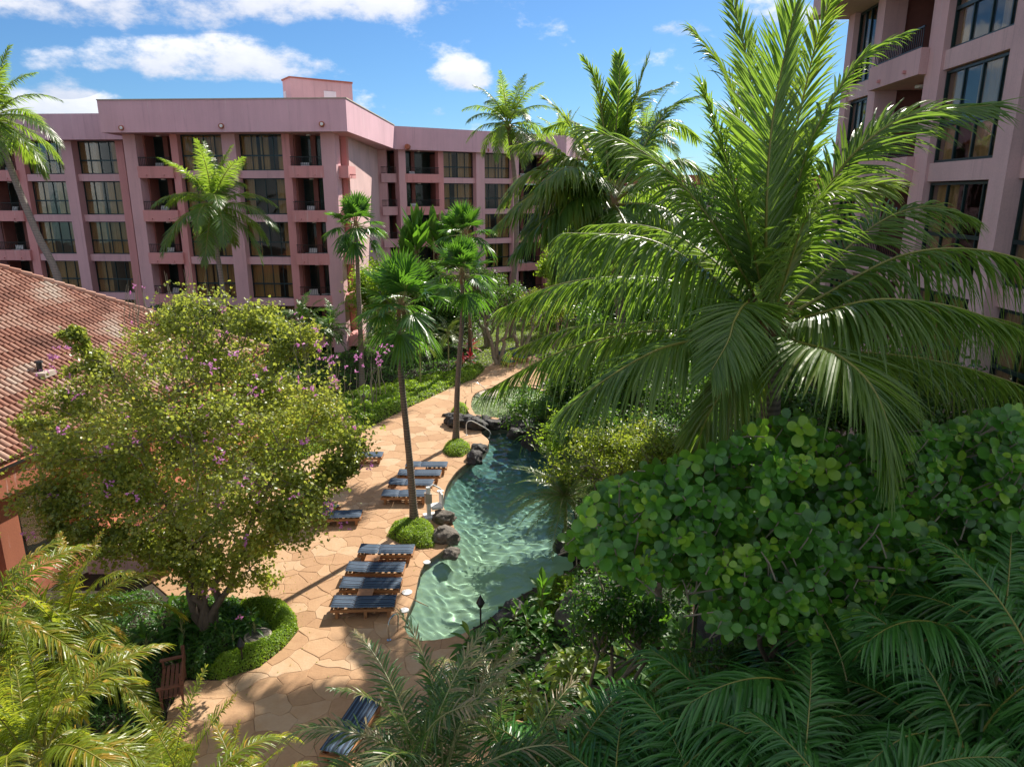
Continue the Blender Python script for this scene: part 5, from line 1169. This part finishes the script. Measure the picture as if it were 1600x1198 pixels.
bed('undergrowth', None, pxp([(300, 640), (400, 580), (560, 545), (720, 545), (800, 505), (900, 500), (1000, 480), (400, 480), (100, 560)]), .7, 40000, .20, 'shrub', lumpy=.8, sc=.25, seed=43, edge=2, kind='oval')

# ================================================================== ROCKS
def rock_me(seed, sub=4):
    import bmesh
    bm = bmesh.new(); bmesh.ops.create_icosphere(bm, subdivisions=sub, radius=1.0); V = np.array([v.co for v in bm.verts]); F = np.array([[v.index for v in f.verts] for f in bm.faces]); bm.free()
    for k in range(7):
        d = norm(rng.normal(0, 1, 3)); c = rng.uniform(.62, .88); h = V @ d; V = V - np.outer(np.maximum(h - c, 0) * .85, d)
    n = np.array([mnoise.noise(Vector(v * 1.4 + seed)) * .30 - .16 * abs(mnoise.noise(Vector(v * 2.6 + seed + 3))) + mnoise.noise(Vector(v * 3.7 + seed)) * .15 + mnoise.noise(Vector(v * 10 + seed)) * .05 for v in V]); return V * (1 + n)[:, None], F
def rock(label, c, s, mat='rock', rz=None, seed=None, cat='rock'):
    seed = rng.uniform(0, 50) if seed is None else seed; V, F = rock_me(seed); a = rng.uniform(0, 6.28) if rz is None else rz
    Rz = np.array([[math.cos(a), -math.sin(a), 0], [math.sin(a), math.cos(a), 0], [0, 0, 1]]); V = (V * np.array(s)) @ Rz.T
    mb = MB(); mb.add(V, F); o = mb.build('boulder', mat, smooth=True); o.location = c; return tag(o, label, cat)
rock('rough grey boulder bulging into the pool beside the near hedge', gz(698, 838, .1), (.48, .66, .34), 'rock_g', .3)
rock('smaller grey boulder just behind the one beside the near hedge', gz(694, 808, .15), (.40, .48, .34), 'rock_g', 1.0)
rock('low wet boulder at the waterline below the near hedge', gz(706, 866, -.03), (.34, .36, .24), 'rock_g', 2.0)
rock('pale small stone at the planting next to the pool lift', gz(690, 828, .35), (.22, .2, .16), 'rock_g', .5)
rock('dark boulder between the second fan palm hedge and the pool', gz(742, 716, .05), (.5, .6, .36), 'rock', .4)
rock('black boulder at the bend of the pool below the hand rail', gz(748, 700, .05), (.42, .42, .32), 'rock', 1.4)
rock('black lava rock left of the little waterfall', gz(722, 658, .25), (.75, .55, .48), 'rock', .1)
rock('jagged black lava rock at the left end of the rock dam', gz(708, 654, .25), (.5, .5, .42), 'rock', .9)
rock('black lava rock in the rock dam nearest the hand rail', gz(745, 664, .2), (.6, .5, .46), 'rock', 1.9)
rock('flat lava rock in the middle of the rock dam', gz(770, 664, .12), (.62, .42, .34), 'rock', .0)
rock('lava rock under the falling water', gz(793, 664, .1), (.55, .42, .36), 'rock', .7)
rock('large black lava boulder right of the waterfall', gz(832, 672, .3), (1.0, .8, .6), 'rock', .5)
rock('tallest black lava boulder beside the waterfall plants', gz(852, 655, .8), (.8, .7, .8), 'rock', 1.2)
rock('pointed lava boulder behind the waterfall under dark leaves', gz(866, 632, 1.2), (.8, .7, .7), 'rock', 2.2)
rock('black lava boulder half in the water at the far right bank', gz(866, 684, .2), (.85, .8, .6), 'rock', 2.8)
rock('brown-grey boulder standing in yellow-green ground cover at the lower right bank', gz(903, 958, .75), (.62, .55, .80), 'rock_g', .4, 3.0)
rock('black boulder at the lower pool corner behind the torch', gz(800, 975, .4), (.62, .55, .62), 'rock', 1.1)
rock('dark boulder in shade under the sago cycad', gz(893, 850, .3), (.7, .6, .6), 'rock', 1.7)
rock('dark tall rock under the round-leaved shrub near the white lamp', gz(1105, 1010, .9), (.8, .7, 1.1), 'rock', .6)
dam = thing('rock_dam', 'wall of small black lava rocks damming the upper pool', 'rocks', tuple(gz(760, 668)))
for k in range(46):
    if k < 26: q = k / 25; x_ = 700 + 95 * q + rng.normal(0, 3); y_ = 652 + 14 * q + rng.normal(0, 4); z_ = rng.uniform(.0, .2); s_ = rng.uniform(.2, .33)
    else: q = (k - 26) / 19; x_ = 800 + 72 * q + rng.normal(0, 4); y_ = 655 + 25 * q + rng.normal(0, 12); z_ = rng.uniform(.1, 1.0) * (1 - .5 * q); s_ = rng.uniform(.3, .65)
    V, F = rock_me(rng.uniform(0, 50), 3); V = V * s_ * np.array((rng.uniform(.8, 1.3), rng.uniform(.7, 1.1), rng.uniform(.6, 1.0))) + gz(x_, y_, z_); mb = MB(); mb.add(V, F); mb.build('rock', 'rock', dam, smooth=True)
# waterfall sheet over the dam
mb = MB(); a = gz(786, 655, .22); b = gz(797, 655, .22)
q = np.linspace(0, 1, 8); v = []
for t in q: v += [[a[0], a[1] - .2 - .35 * t, .24 - .34 * t * t], [b[0], b[1] - .2 - .35 * t + .03 * math.sin(9 * t), .24 - .34 * t * t]]
mb.add(v, np.array([[2 * i, 2 * i + 1, 2 * i + 3, 2 * i + 2] for i in range(7)])); mb.build('waterfall', 'water', smooth=True, kind='structure')

# ================================================================== LOUNGERS
def cushion_me(name, L0, L1, wd, th, kink=0.0):
    nx, ny = 10, 8; mb = MB(); V = []; 
    for sgn in (1, -1):
        for i in range(nx + 1):
            for j in range(ny + 1):
                u, v = i / nx, j / ny; x = L0 + (L1 - L0) * u; y = (v - .5) * wd
                ed = min(1, min(u, 1 - u) * (L1 - L0) / .05, min(v, 1 - v) * wd / .05) ; r = math.sqrt(max(0, 1 - (1 - ed) ** 2)); V.append((x, y, th * .5 + sgn * th * .5 * (r * (1 - .12 * (2 * abs(v - .5)) ** 3) + (.06 * math.sin(u * 9) if sgn > 0 else 0) * r)))
    m = (nx + 1) * (ny + 1); F = [[i * (ny + 1) + j, (i + 1) * (ny + 1) + j, (i + 1) * (ny + 1) + j + 1, i * (ny + 1) + j + 1] for i in range(nx) for j in range(ny)]
    mb.add(V, np.array(F + [[m + f[3], m + f[2], m + f[1], m + f[0]] for f in F])); return mb.build(name, 'stripe', data_only=True, smooth=True)
LW, LL = .66, 1.84
def one(fn, name, mat): mb = MB(); fn(mb); return (name, mb.build(name, mat, data_only=True))
LP = [one(lambda m: (box(m, 0, LL, -LW / 2, -LW / 2 + .05, .22, .30)), 'side_rail', 'wood'), one(lambda m: (box(m, 0, LL, LW / 2 - .05, LW / 2, .22, .30)), 'side_rail', 'wood'),
      one(lambda m: box(m, 0, .05, -LW / 2 + .052, LW / 2 - .052, .225, .295), 'end_rail', 'wood'), one(lambda m: box(m, LL - .05, LL, -LW / 2 + .052, LW / 2 - .052, .225, .295), 'end_rail', 'wood')]
for x in (.12, .95, LL - .22):
    for y in (-LW / 2 + .03, LW / 2 - .11): LP.append(one(lambda m, x=x, y=y: box(m, x, x + .09, y, y + .08, 0, .219), 'leg', 'wood'))
for k in range(9): LP.append(one(lambda m, k=k: box(m, .10 + k * .19, .10 + k * .19 + .10, -LW / 2 + .053, LW / 2 - .053, .300, .318), 'slat', 'wood'))
SEAT = cushion_me('seat_cushion', .68, LL - .005, LW - .02, .095); BACK = cushion_me('back_cushion', 0, .665, LW - .02, .095)
def lounger(label, foot_px=None, xy=None, ang=0.0, raise_=4.0, group=None):
    """head end at xy, long axis turned by ang; raise_ = back angle"""
    t = thing('sun_lounger', label, 'sun lounger', (xy[0], xy[1], .0), group, rz=ang)
    for n_, me in LP: place(n_, me, t, mat=Matrix.Identity(4))
    place('seat_cushion', SEAT, t, mat=Matrix.Translation((0, 0, .32)))
    place('back_cushion', BACK, t, mat=Matrix.Translation((.67, 0, .32)) @ Matrix.Rotation(R(raise_), 4, 'Y') @ Matrix.Translation((-.665, 0, 0)))
    if raise_ > 15:
        b = MB(); d = Matrix.Translation((.67, 0, .315)) @ Matrix.Rotation(R(raise_), 4, 'Y'); 
        box(b, -.66, 0, -LW / 2 + .06, LW / 2 - .06, -.03, -.004); place('back_board', b.build('back_board', 'wood', data_only=True), t, mat=d)
    return t
def ltab(label, c, rz=0.0):
    t = thing('side_table', label, 'table', (c[0], c[1], 0), None, rz)
    for n_, f, m_ in (('table_top', lambda m: box(m, -.23, .23, -.2, .2, .33, .36), 'wood'),): nm, me = one(f, n_, m_); place(nm, me, t, mat=Matrix.Identity(4))
    for x in (-.19, .15):
        for y in (-.17, .13): nm, me = one(lambda m: box(m, x, x + .04, y, y + .04, 0, .329), 'leg', 'wood'); place(nm, me, t, mat=Matrix.Identity(4))
for lb, p0, p1 in (('nearest striped lounger of the row beside the shallow pool end', (519, 940), (615, 938)), ('second striped lounger from the front, directly behind the nearest one', (533, 910), (626, 910)), ('third striped lounger from the front beside the shallow pool end', (542, 885), (630, 885)), ('striped lounger of the front row closest to the near hedge', (561, 857), (646, 857)),
                   ('striped lounger of the rear row closest to the palm trunk and pool lift', (597, 770), (665, 770)), ('second lounger of the rear row counted from the near palm', (608, 752), (676, 753)), ('third lounger of the rear row counted from the near palm', (622, 738), (687, 738)), ('farthest lounger of the rear row, near the small hedge tuft', (634, 725), (697, 725))):
    a = gz(*p0, .37); b = gz(*p1, .37); an = math.atan2(b[1] - a[1], b[0] - a[0]); lounger(lb, xy=a[:2], ang=an, raise_=3.0)
ltab('small wooden side table between the two nearest loungers', gz(571, 926, .34)); ltab('small wooden side table between the third and fourth front loungers', gz(582, 872, .34)); ltab('small wooden side table between the two farthest loungers', gz(657, 731, .34))
ltab('small wooden side table in the rear row next to the palm trunk', gz(627, 763, .34))
lounger('lounger with raised back under the edge of the orchid tree', xy=gz(476, 788)[:2], ang=R(-38), raise_=52)
lounger('flat lounger in tree shade just in front of the raised one', xy=gz(488, 818)[:2], ang=R(4), raise_=3)
lounger('lounger half hidden by orchid tree leaves at the far end of the shade', xy=gz(536, 722)[:2], ang=R(2), raise_=3)
lounger('left lounger of the pair on the far terrace by the lawn', xy=gz(779, 566)[:2], ang=R(-55), raise_=62)
lounger('right lounger of the pair on the far terrace by the lawn', xy=gz(797, 560)[:2], ang=R(-52), raise_=55)
lounger('left lounger of the lowest pair in the tree shade, pointing at the camera', xy=gz(522, 1200)[:2], ang=R(76), raise_=3)
lounger('right lounger of the lowest pair with its back raised', xy=gz(680, 1130)[:2], ang=R(78), raise_=42)

# ================================================================== SMALL THINGS
def drain(label, c, r, m='conc'):
    mb = MB(); aa = np.linspace(0, 6.283, 20, endpoint=False); prism(mb, np.c_[c[0] + r * np.cos(aa), c[1] + r * np.sin(aa)], c[2] - .02, c[2] + .015); o = mb.build('skimmer_lid', m); tag(o, label, 'lid'); return o
drain('round white skimmer lid beside the second nearest lounger', gz(636, 925, .01), .16, 'white'); drain('white skimmer lid nearest the shallow pool corner', gz(632, 953, .01), .13, 'white'); drain('white skimmer lid by the lounger next to the near hedge', gz(667, 878, .01), .12, 'white'); drain('white skimmer lid at the deck edge behind the pool lift', gz(688, 767, .01), .14, 'white')
c = gz(403, 992, .36); t = thing('utility_cover', 'round stone utility cover set in the curved hedge', 'cover', (c[0], c[1], 0)); mb = MB(); aa = np.linspace(0, 6.283, 24, endpoint=False)
prism(mb, np.c_[c[0] + .36 * np.cos(aa), c[1] + .36 * np.sin(aa)], -.05, .36); mb.build('ring', 'conc', t); mb = MB(); prism(mb, np.c_[c[0] + .30 * np.cos(aa), c[1] + .30 * np.sin(aa)], .33, .372); mb.build('lid', 'rock_g', t)
def handrail(label, foot, head, h=.75, mat='steel', off=.42):
    a, b = np.array(foot), np.array(head); t = thing('hand_rail', label, 'hand rail', tuple(a)); d = norm((b - a) * (1, 1, 0)); s_ = np.array((-d[1], d[0], 0)) * off
    for k in (0,):
        mb = MB(); p = [a, a + (0, 0, h * .8), a + d * .18 + (0, 0, h), a + d * .5 + (0, 0, h * .82), b + (0, 0, .15), b - (0, 0, .25)]; tube(mb, catmull(p, 26), .022, 8); mb.build('rail', mat, t, smooth=True)
        mb = MB(); aa = np.linspace(0, 6.283, 12, endpoint=False); prism(mb, np.c_[a[0] + .06 * np.cos(aa), a[1] + .06 * np.sin(aa)], 0, .02); mb.build('flange', mat, t)
handrail('hand rail at the shallow end of the pool standing upright', gz(608, 1000), gz(622, 990, -.1), .62); handrail('pale curved hand rail at the steps by the rock dam', gz(729, 680), gz(765, 678, -.1), .75, 'white'); handrail('thin curved hand rail at the round steps of the upper pool', gz(737, 616), gz(758, 612, .2), .8, 'steel')
# pool lift
c = gz(674, 808); t = thing('pool_lift', 'white pool lift chair on the deck edge behind the boulders', 'pool lift', tuple(c))
for n_, (x0, x1, y0, y1, z0, z1), m_ in (('base', (-.28, .28, -.25, .25, 0, .10), 'white'), ('mast', (.02, .16, -.07, .07, .10, 1.25), 'white'), ('battery_box', (-.02, .22, -.12, .12, .62, 1.0), 'conc'), ('seat', (-.42, .0, -.26, .2, .38, .46), 'white'), ('backrest', (-.44, -.38, -.26, .2, .46, .95), 'white'), ('footrest', (-.62, -.44, -.2, .14, .08, .12), 'white')):
    mb = MB(); box(mb, x0, x1, y0, y1, z0, z1); place(n_, mb.build(n_, m_, data_only=True), t, mat=Matrix.Rotation(R(200), 4, 'Z'))
mb = MB(); tube(mb, [(.09, 0, 1.2), (-.1, 0, 1.32), (-.4, 0, 1.1)], .03, 8); place('arm', mb.build('arm', 'white', data_only=True, smooth=True), t, mat=Matrix.Rotation(R(200), 4, 'Z'))
# torches and garden lights
def torch(label, c, h, mat='black'):
    t = thing('garden_torch', label, 'torch', (c[0], c[1], 0)); c = np.array((c[0], c[1], 0)); mb = MB(); tube(mb, [c - (0, 0, .1), c + (0, 0, h)], .022, 7); mb.build('pole', mat, t)
    mb = MB(); tube(mb, [c + (0, 0, h), c + (0, 0, h + .12)], [.05, .10], 10); mb.build('bowl', mat, t); mb = MB(); tube(mb, [c + (0, 0, h + .12), c + (0, 0, h + .19), c + (0, 0, h + .34)], [.11, .075, .006], 10); mb.build('snuffer_cap', mat, t)
torch('black torch with pointed cap in the leaves at the lower pool corner', at(752, 1045, 15.6), 1.95); torch('thin black torch in the bright ground cover left of the deck', gz(571, 672), 1.7); torch('thin black torch beside the second fan palm trunk', gz(823 - 3, 0 + 560) if False else gz(678, 588), 1.6)
torch('dark garden light in the curved hedge by the orchid tree', gz(380, 1042), .55)
c = at(1088, 938, 11.0); t = thing('path_lamp', 'grey post lamp with white head under the round-leaved shrub', 'lamp', (c[0], c[1], 0)); mb = MB(); tube(mb, [(c[0], c[1], 0), (c[0], c[1], c[2] + .1)], .045, 8); mb.build('post', 'steel', t); mb = MB(); box(mb, c[0] - .13, c[0] + .13, c[1] - .1, c[1] + .1, c[2] + .1, c[2] + .28); mb.build('lamp_head', 'white', t)
# wooden bench / trolley left of the deck
c = gz(272, 1085); t = thing('wooden_bench', 'reddish wooden slatted bench under the areca palm by the planter corner', 'bench', tuple(c), rz=R(-68))
for y in np.arange(-.2, .25, .1):
    mb = MB(); box(mb, -.65, .65, y - .038, y + .038, .40, .43); place('slat', mb.build('slat', 'wood_d', data_only=True), t, mat=Matrix.Identity(4))
for z in (.55, .68, .81):
    mb = MB(); box(mb, -.65, .65, .27, .30, z, z + .09); place('back_slat', mb.build('back_slat', 'wood_d', data_only=True), t, mat=Matrix.Identity(4))
for x in (-.62, .54):
    for y, h in ((-.24, .62), (.22, .92)): mb = MB(); box(mb, x, x + .08, y, y + .049, 0, h); place('leg', mb.build('leg', 'wood_d', data_only=True), t, mat=Matrix.Identity(4))
    mb = MB(); box(mb, x - .01, x + .09, -.28, .27, .621, .655); place('armrest', mb.build('armrest', 'wood_d', data_only=True), t, mat=Matrix.Identity(4))
# far steps and terrace
c = gz(905, 500); t = thing('garden_steps', 'pale garden steps seen between palm fronds beyond the lawn', 'steps', tuple(c))
for i in range(8): mb = MB(); box(mb, c[0] - 1.6, c[0] + 1.8, c[1] + i * .4, c[1] + i * .4 + .39, -.02, .16 * (i + 1)); mb.build('step', 'conc', t)
mb = MB(); box(mb, c[0] - 2.3, c[0] - 1.62, c[1] + .2, c[1] + 4, -.02, 2.2); mb.build('cheek_wall', 'pink', t)

# ================================================================== LEAFY PLANTS
def leafy_proto(key, mat, n, Ln, wd, e0, e1, arc=.5, stem='petiole', prof=(.12, .7, 1, .85, .45, .03), tint=.5, nseg=6):
    out = []
    for r_ in range(3):
        mr, mb = MB(), MB(); az = np.arange(n) * 2.39996 + rng.normal(0, .2, n); el = np.radians(np.linspace(e0, e1, n) + rng.normal(0, 6, n)); d = np.c_[np.cos(az) * np.cos(el), np.sin(az) * np.cos(el), np.sin(el)]
        P = d * (.15 * Ln) + np.c_[np.zeros(n), np.zeros(n), np.linspace(.55, 0, n) * Ln]; Wd = norm(np.cross(d, (0, 0, 1.0))); Nn = np.cross(Wd, d)
        for i in range(n): tube(mr, [(0, 0, P[i][2] - .2 * Ln), P[i]], .012, 4, cap=False)
        tube(mr, [(0, 0, -.3 * Ln), (0, 0, .5 * Ln)], .02, 5)
        strips(mb, P, d, Wd, Nn, Ln * rng.uniform(.75, 1.15, n), wd * rng.uniform(.8, 1.2, n), arc * rng.uniform(.6, 1.3, n), nseg, .18, 0, np.clip(rng.normal(tint, .22, n), 0, 1.1), prof=prof)
        out.append((mr.build('stalk', stem, data_only=True), mb.build('leaves', mat, data_only=True)))
    PROTO[key] = out
def leafy(name, label, c, key, s, cat='plant', n=1, spread=0.0, group=None):
    t = thing(name, label, cat, tuple(c), group)
    for k in range(n):
        o = np.array((rng.normal(0, spread), rng.normal(0, spread), 0)) * (n > 1); me = PROTO[key][k % 3]; m = Matrix.Translation(Vector(np.array(c) + o)) @ Matrix.Rotation(rng.uniform(0, 6.28), 4, 'Z') @ Matrix.Scale(s * rng.uniform(.8, 1.15), 4)
        so = place('stalk', me[0], t, mat=parent_inv(t) @ m); l = bpy.data.objects.new('leaves', me[1]); COL.objects.link(l); l.parent = so; l['kind'] = 'stuff'
    return t
leafy_proto('banana', 'broad', 11, 1.6, .42, 82, 48, .22); leafy_proto('ginger', 'broad', 14, .62, .13, 70, 0, .55); leafy_proto('ginger_y', 'shrub_y', 12, .55, .12, 65, -10, .6); leafy_proto('ti', 'red', 16, .5, .10, 80, 20, .45); leafy_proto('fern', 'cover_d', 18, .7, .10, 60, -5, .6); leafy_proto('heli', 'broad', 9, 1.0, .26, 80, 35, .35)
for lb, x, y, Y, s in (('tall bird of paradise clump with paddle leaves behind the fan palms', 655, 372, 50, 1.6), ('upright paddle-leaf clump right of the first paddle-leaf clump', 690, 385, 51, 1.45), ('yellowish paddle-leaf plant between two fan palm crowns', 630, 385, 49, 1.3)):
    p = at(x, y, Y); leafy('paddle_plant', lb, (p[0], p[1], p[2] - 1.0), 'banana', s * .95, n=3, spread=.5); mb = MB()
i = 0
for x, y, z, s, key in ((735, 545, .7, 1.3, 'ti'), (725, 568, .5, 1.0, 'ti'), (868, 508, .5, 1.5, 'ti'), (790, 500, .5, 1.3, 'ti')):
    i += 1; p = gz(x, y, z); leafy('ti_plant', ('red ti plant beside the second fan palm trunk', 'low red ti plant at the bed edge by the path', 'red ti plant near the far garden steps', 'red ti plant under the bare branched trees')[i - 1], p, key, s * 1.5, n=2, spread=.25)
for lb, x, y, z, s, key, n in (
    ('broad-leaved ginger clump at the lower pool corner under the torch', 770, 1035, .5, 1.2, 'ginger', 7), ('ginger clump spilling over the paving edge below the pool', 745, 1075, .4, 1.15, 'ginger', 7), ('dark ginger leaves behind the torch by the boulder', 795, 1010, .6, 1.1, 'ginger', 5), ('ginger clump at the water edge above the torch', 830, 965, .5, 1.0, 'ginger', 5),
    ('striped yellow-green ginger in front of the moss bank', 905, 1050, .9, 1.5, 'ginger_y', 5), ('striped ginger to the right of the first striped ginger', 960, 1060, .8, 1.5, 'ginger_y', 4), ('large striped ginger spray in the lower middle shade', 1010, 1080, 1.0, 1.6, 'ginger', 5), ('striped ginger below the white path lamp', 1070, 1040, 1.2, 1.4, 'ginger', 4), ('small bright ginger plant beside the bottom palm fronds', 850, 1110, .6, 1.2, 'ginger_y', 4),
    ('single paddle-leaf shoot against the shaded pool water', 848, 935, .9, .8, 'heli', 1), ('broad shoots at the foot of the round-leaved shrub', 1000, 1000, 1.0, 1.2, 'heli', 3), ('fern clump beside the black waterfall boulders', 850, 690, .5, 1.4, 'fern', 5), ('light green fern at the far right pool bank', 885, 690, .6, 1.6, 'fern', 6), ('fern clump between the cycads and the second palm trunk', 925, 670, .8, 1.8, 'fern', 6), ('leafy green shoots on top of the waterfall rocks', 818, 625, .7, 1.4, 'ginger', 6), ('dark leaves behind the tallest lava boulder', 870, 622, 1.0, 1.8, 'ginger', 8),
    ('leafy undergrowth in the shade left of the orchid tree trunk', 265, 980, .4, 1.2, 'ginger', 6), ('broad leaves under the areca palm near the wooden bench', 215, 1040, .5, 1.3, 'ginger', 6), ('leaf clump right of the orchid tree trunk inside the hedge', 375, 985, .4, .7, 'ginger', 5)):
    leafy('ginger_plant' if 'ginger' in key else ('fern' if key == 'fern' else 'paddle_plant'), lb, gz(x, y, z), key, s, n=n, spread=.42)

# ---- shrubs and trees
def shrub(label, px, py, Y, r, n=3500, size=.10, mat='shrub', kind='oval', name='shrub', nc=7, stems=True):
    c = at(px, py, Y); base = np.array((c[0], c[1], 0.0)); r = np.array(r if hasattr(r, '__len__') else (r, r, r), dtype=float)
    cl_ = [(c + rng.normal(0, .45, 3) * r, r * .55) for _ in range(nc)]
    return leafy_tree(name, label, 'tree' if name.endswith('tree') else 'shrub', base, [(base * (1, 1, 0) + np.array((rng.normal(0, .1), rng.normal(0, .1), max(.2, c[2] * .5))), .7)], cl_, n, size, [mat, 'bark', 'twig'], kind=kind, r=.06 + .02 * c[2], twigs=6)
for lb, x, y, Y, r, n, sz, m_ in (
    ('yellow-green shrub with twiggy top behind the round-leaved shrub', 985, 720, 16.5, (1.5, 1.0, .75), 7000, .085, 'shrub_y'), ('sunlit yellow-green shrub right of the second palm trunk', 1045, 705, 15.5, (.9, .8, .6), 4000, .085, 'shrub_y'), ('bright leafy bush behind the cycads at the pool bank', 905, 680, 25, (1.2, 1.0, .8), 4500, .11, 'cover'),
    ('mid-green bush under the long left fronds of the big palm', 940, 665, 22, (1.4, 1.0, .9), 4500, .12, 'shrub'), ('dark bush above the waterfall boulders', 880, 625, 33, (1.8, 1.4, 1.2), 5000, .16, 'shrub'), ('dense dark bush beyond the upper pool', 930, 610, 36, (2.4, 1.6, 1.6), 6000, .18, 'shrub'), ('shaded bush behind the lower fronds of the big palm', 1020, 600, 30, (2.4, 1.6, 1.8), 6000, .17, 'shrub'), ('deep green bush below the centre of the big palm', 1110, 620, 26, (2.4, 1.6, 1.8), 6000, .16, 'shrub'),
    ('tall dark bush beside the pool hidden behind the left fronds of the big palm', 975, 590, 27.5, (1.7, 1.3, 1.9), 7000, .13, 'shrub'), ('dense round bush on the far pool bank behind the second palm trunk', 955, 560, 34, (2.4, 2.0, 2.4), 8000, .16, 'shrub'),
    ('dark bush in the shade under the left part of the round-leaved shrub', 985, 960, 10.6, (1.0, .6, .8), 4000, .09, 'cover_d'), ('dark leafy bush under the right part of the round-leaved shrub', 1440, 940, 10.2, (1.4, .6, 1.2), 6000, .10, 'shrub'), ('dark bush beneath the centre of the round-leaved shrub', 1200, 1030, 10.2, (1.4, .6, .9), 5000, .09, 'shrub'),
    ('tall green bush in front of the near right wing', 1260, 610, 20, (2.0, 1.3, 1.6), 6000, .15, 'shrub'), ('green bush at the foot of the near right wing by the picture edge', 1480, 640, 15, (1.8, 1.0, 1.2), 5000, .13, 'shrub'), ('dark bush between the big palm and the near right wing', 1370, 620, 17.5, (1.8, 1.0, 1.3), 5000, .13, 'shrub')):
    shrub(lb, x, y, Y, r, n, sz, m_)
for lb, x, y, Y, r, n, sz, m_ in (
    ('bare-branched plumeria tree with thin leaves behind the second fan palm', 775, 465, 50, (1.8, 1.6, 1.3), 1500, .16, 'shrub'), ('plumeria tree with pale twigs on the lawn edge', 815, 475, 52, (1.8, 1.5, 1.2), 1600, .16, 'shrub_y'), ('twiggy plumeria tree right of the lawn loungers', 870, 480, 54, (1.8, 1.5, 1.1), 1600, .16, 'shrub_y'), ('small twiggy tree in front of the far wing ground floor', 760, 435, 56, (1.6, 1.4, 1.1), 1500, .17, 'shrub')):
    c = at(x, y, Y); base = np.array((c[0], c[1], 0)); leafy_tree('plumeria_tree', lb, 'tree', base, [(base + np.array((dx, dy, c[2] * .55)), .8) for dx, dy in ((-.7, 0), (.1, .3), (.8, -.2))], [(c + rng.normal(0, .7, 3) * (1.5, 1.2, .7), (.8, .8, .5)) for _ in range(12)], n * 2, sz, [m_, 'twig', 'twig'], kind='oval', r=.22, twigs=9)
for lb, x, y, Y, r, n, sz, m_ in (
    ('dense green tree past the open end of the far wing', 905, 395, 84, (4.5, 3, 5.0), 9000, .42, 'shrub'), ('bright green tree beyond the lawn right of the far wing', 900, 415, 70, (2.6, 2, 1.8), 6000, .30, 'cover'), ('dark leafy tree behind the second coconut palm', 975, 390, 80, (6, 3, 4.5), 10000, .42, 'shrub'), ('dark tree filling the gap behind the big palm crown', 1060, 390, 78, (6, 3, 5), 10000, .42, 'shrub'), ('tree behind the big palm fronds near the right wing', 1150, 420, 70, (6, 3, 5), 10000, .38, 'shrub'), ('tree close to the near right wing behind the palm', 1250, 440, 55, (5, 3, 4.5), 9000, .32, 'shrub'),
    ('green tree under the far fronds beyond the garden steps', 1000, 480, 62, (5, 2.5, 3.2), 8000, .30, 'shrub'), ('tree behind the lower big palm fronds beyond the garden', 1110, 510, 52, (5, 2.5, 3), 8000, .26, 'shrub'), ('low tree behind the orchid tree at the hotel wall', 410, 520, 46, (2.6, 1.5, 1.2), 5000, .20, 'shrub'), ('leafy tree at the foot of the sunlit side wall', 600, 450, 52, (2.0, 1.5, 2.2), 5000, .22, 'cover'), ('leafy tree in front of the far wing ground floor', 660, 460, 53, (2.6, 1.5, 2.4), 6000, .24, 'shrub'), ('dark tree at the left end of the garden behind the tiled roof', 260, 520, 48, (3, 2, 1.4), 5000, .22, 'shrub'),
    ('bush mass at the far end of the ground cover', 700, 500, 52, (2.6, 1.5, 1.6), 6000, .20, 'shrub')):
    shrub(lb, x, y, Y, r, int(n * 1.5), sz, m_, name='garden_tree', nc=14)
# far building glimpsed right of the garden
fb = thing('distant_pink_house', 'pink building glimpsed beyond the garden trees behind the second palm', 'building', (12, 100, 0)); mb = MB(); box(mb, 4, 48, 96, 106, -.3, 13.2); mb.build('wall', 'pink', fb)
mb = MB(); box(mb, 3.4, 48.6, 95.2, 106.5, 13.203, 14.4); mb.build('roof', 'redwall', fb)
for i, x in enumerate(np.arange(6, 46, 4.2)):
    for z in (3.2, 6.4, 9.6): mb = MB(); box(mb, x, x + 2.6, 95.95, 95.99, z, z + 2.0); mb.build('window', 'teal_d', fb)

# fallen leaves and petals on the paving
P = np.vstack((randin(DECK, 260), np.array([gz(x, y)[:2] for x, y in zip(rng.normal(440, 60, 260), rng.normal(900, 60, 260))]))); P = P[inpoly(P, DECK)]
mb = MB(); n_ = len(P); scatter(mb, np.c_[P, np.full(n_, .012)], rng.normal(0, .25, (n_, 3)) + (0, 0, 1), .055 * rng.uniform(.6, 1.2, n_), 'chip', rng.uniform(.4, 1.3, n_)); mb.build('fallen_leaves', 'orchid', kind='stuff')
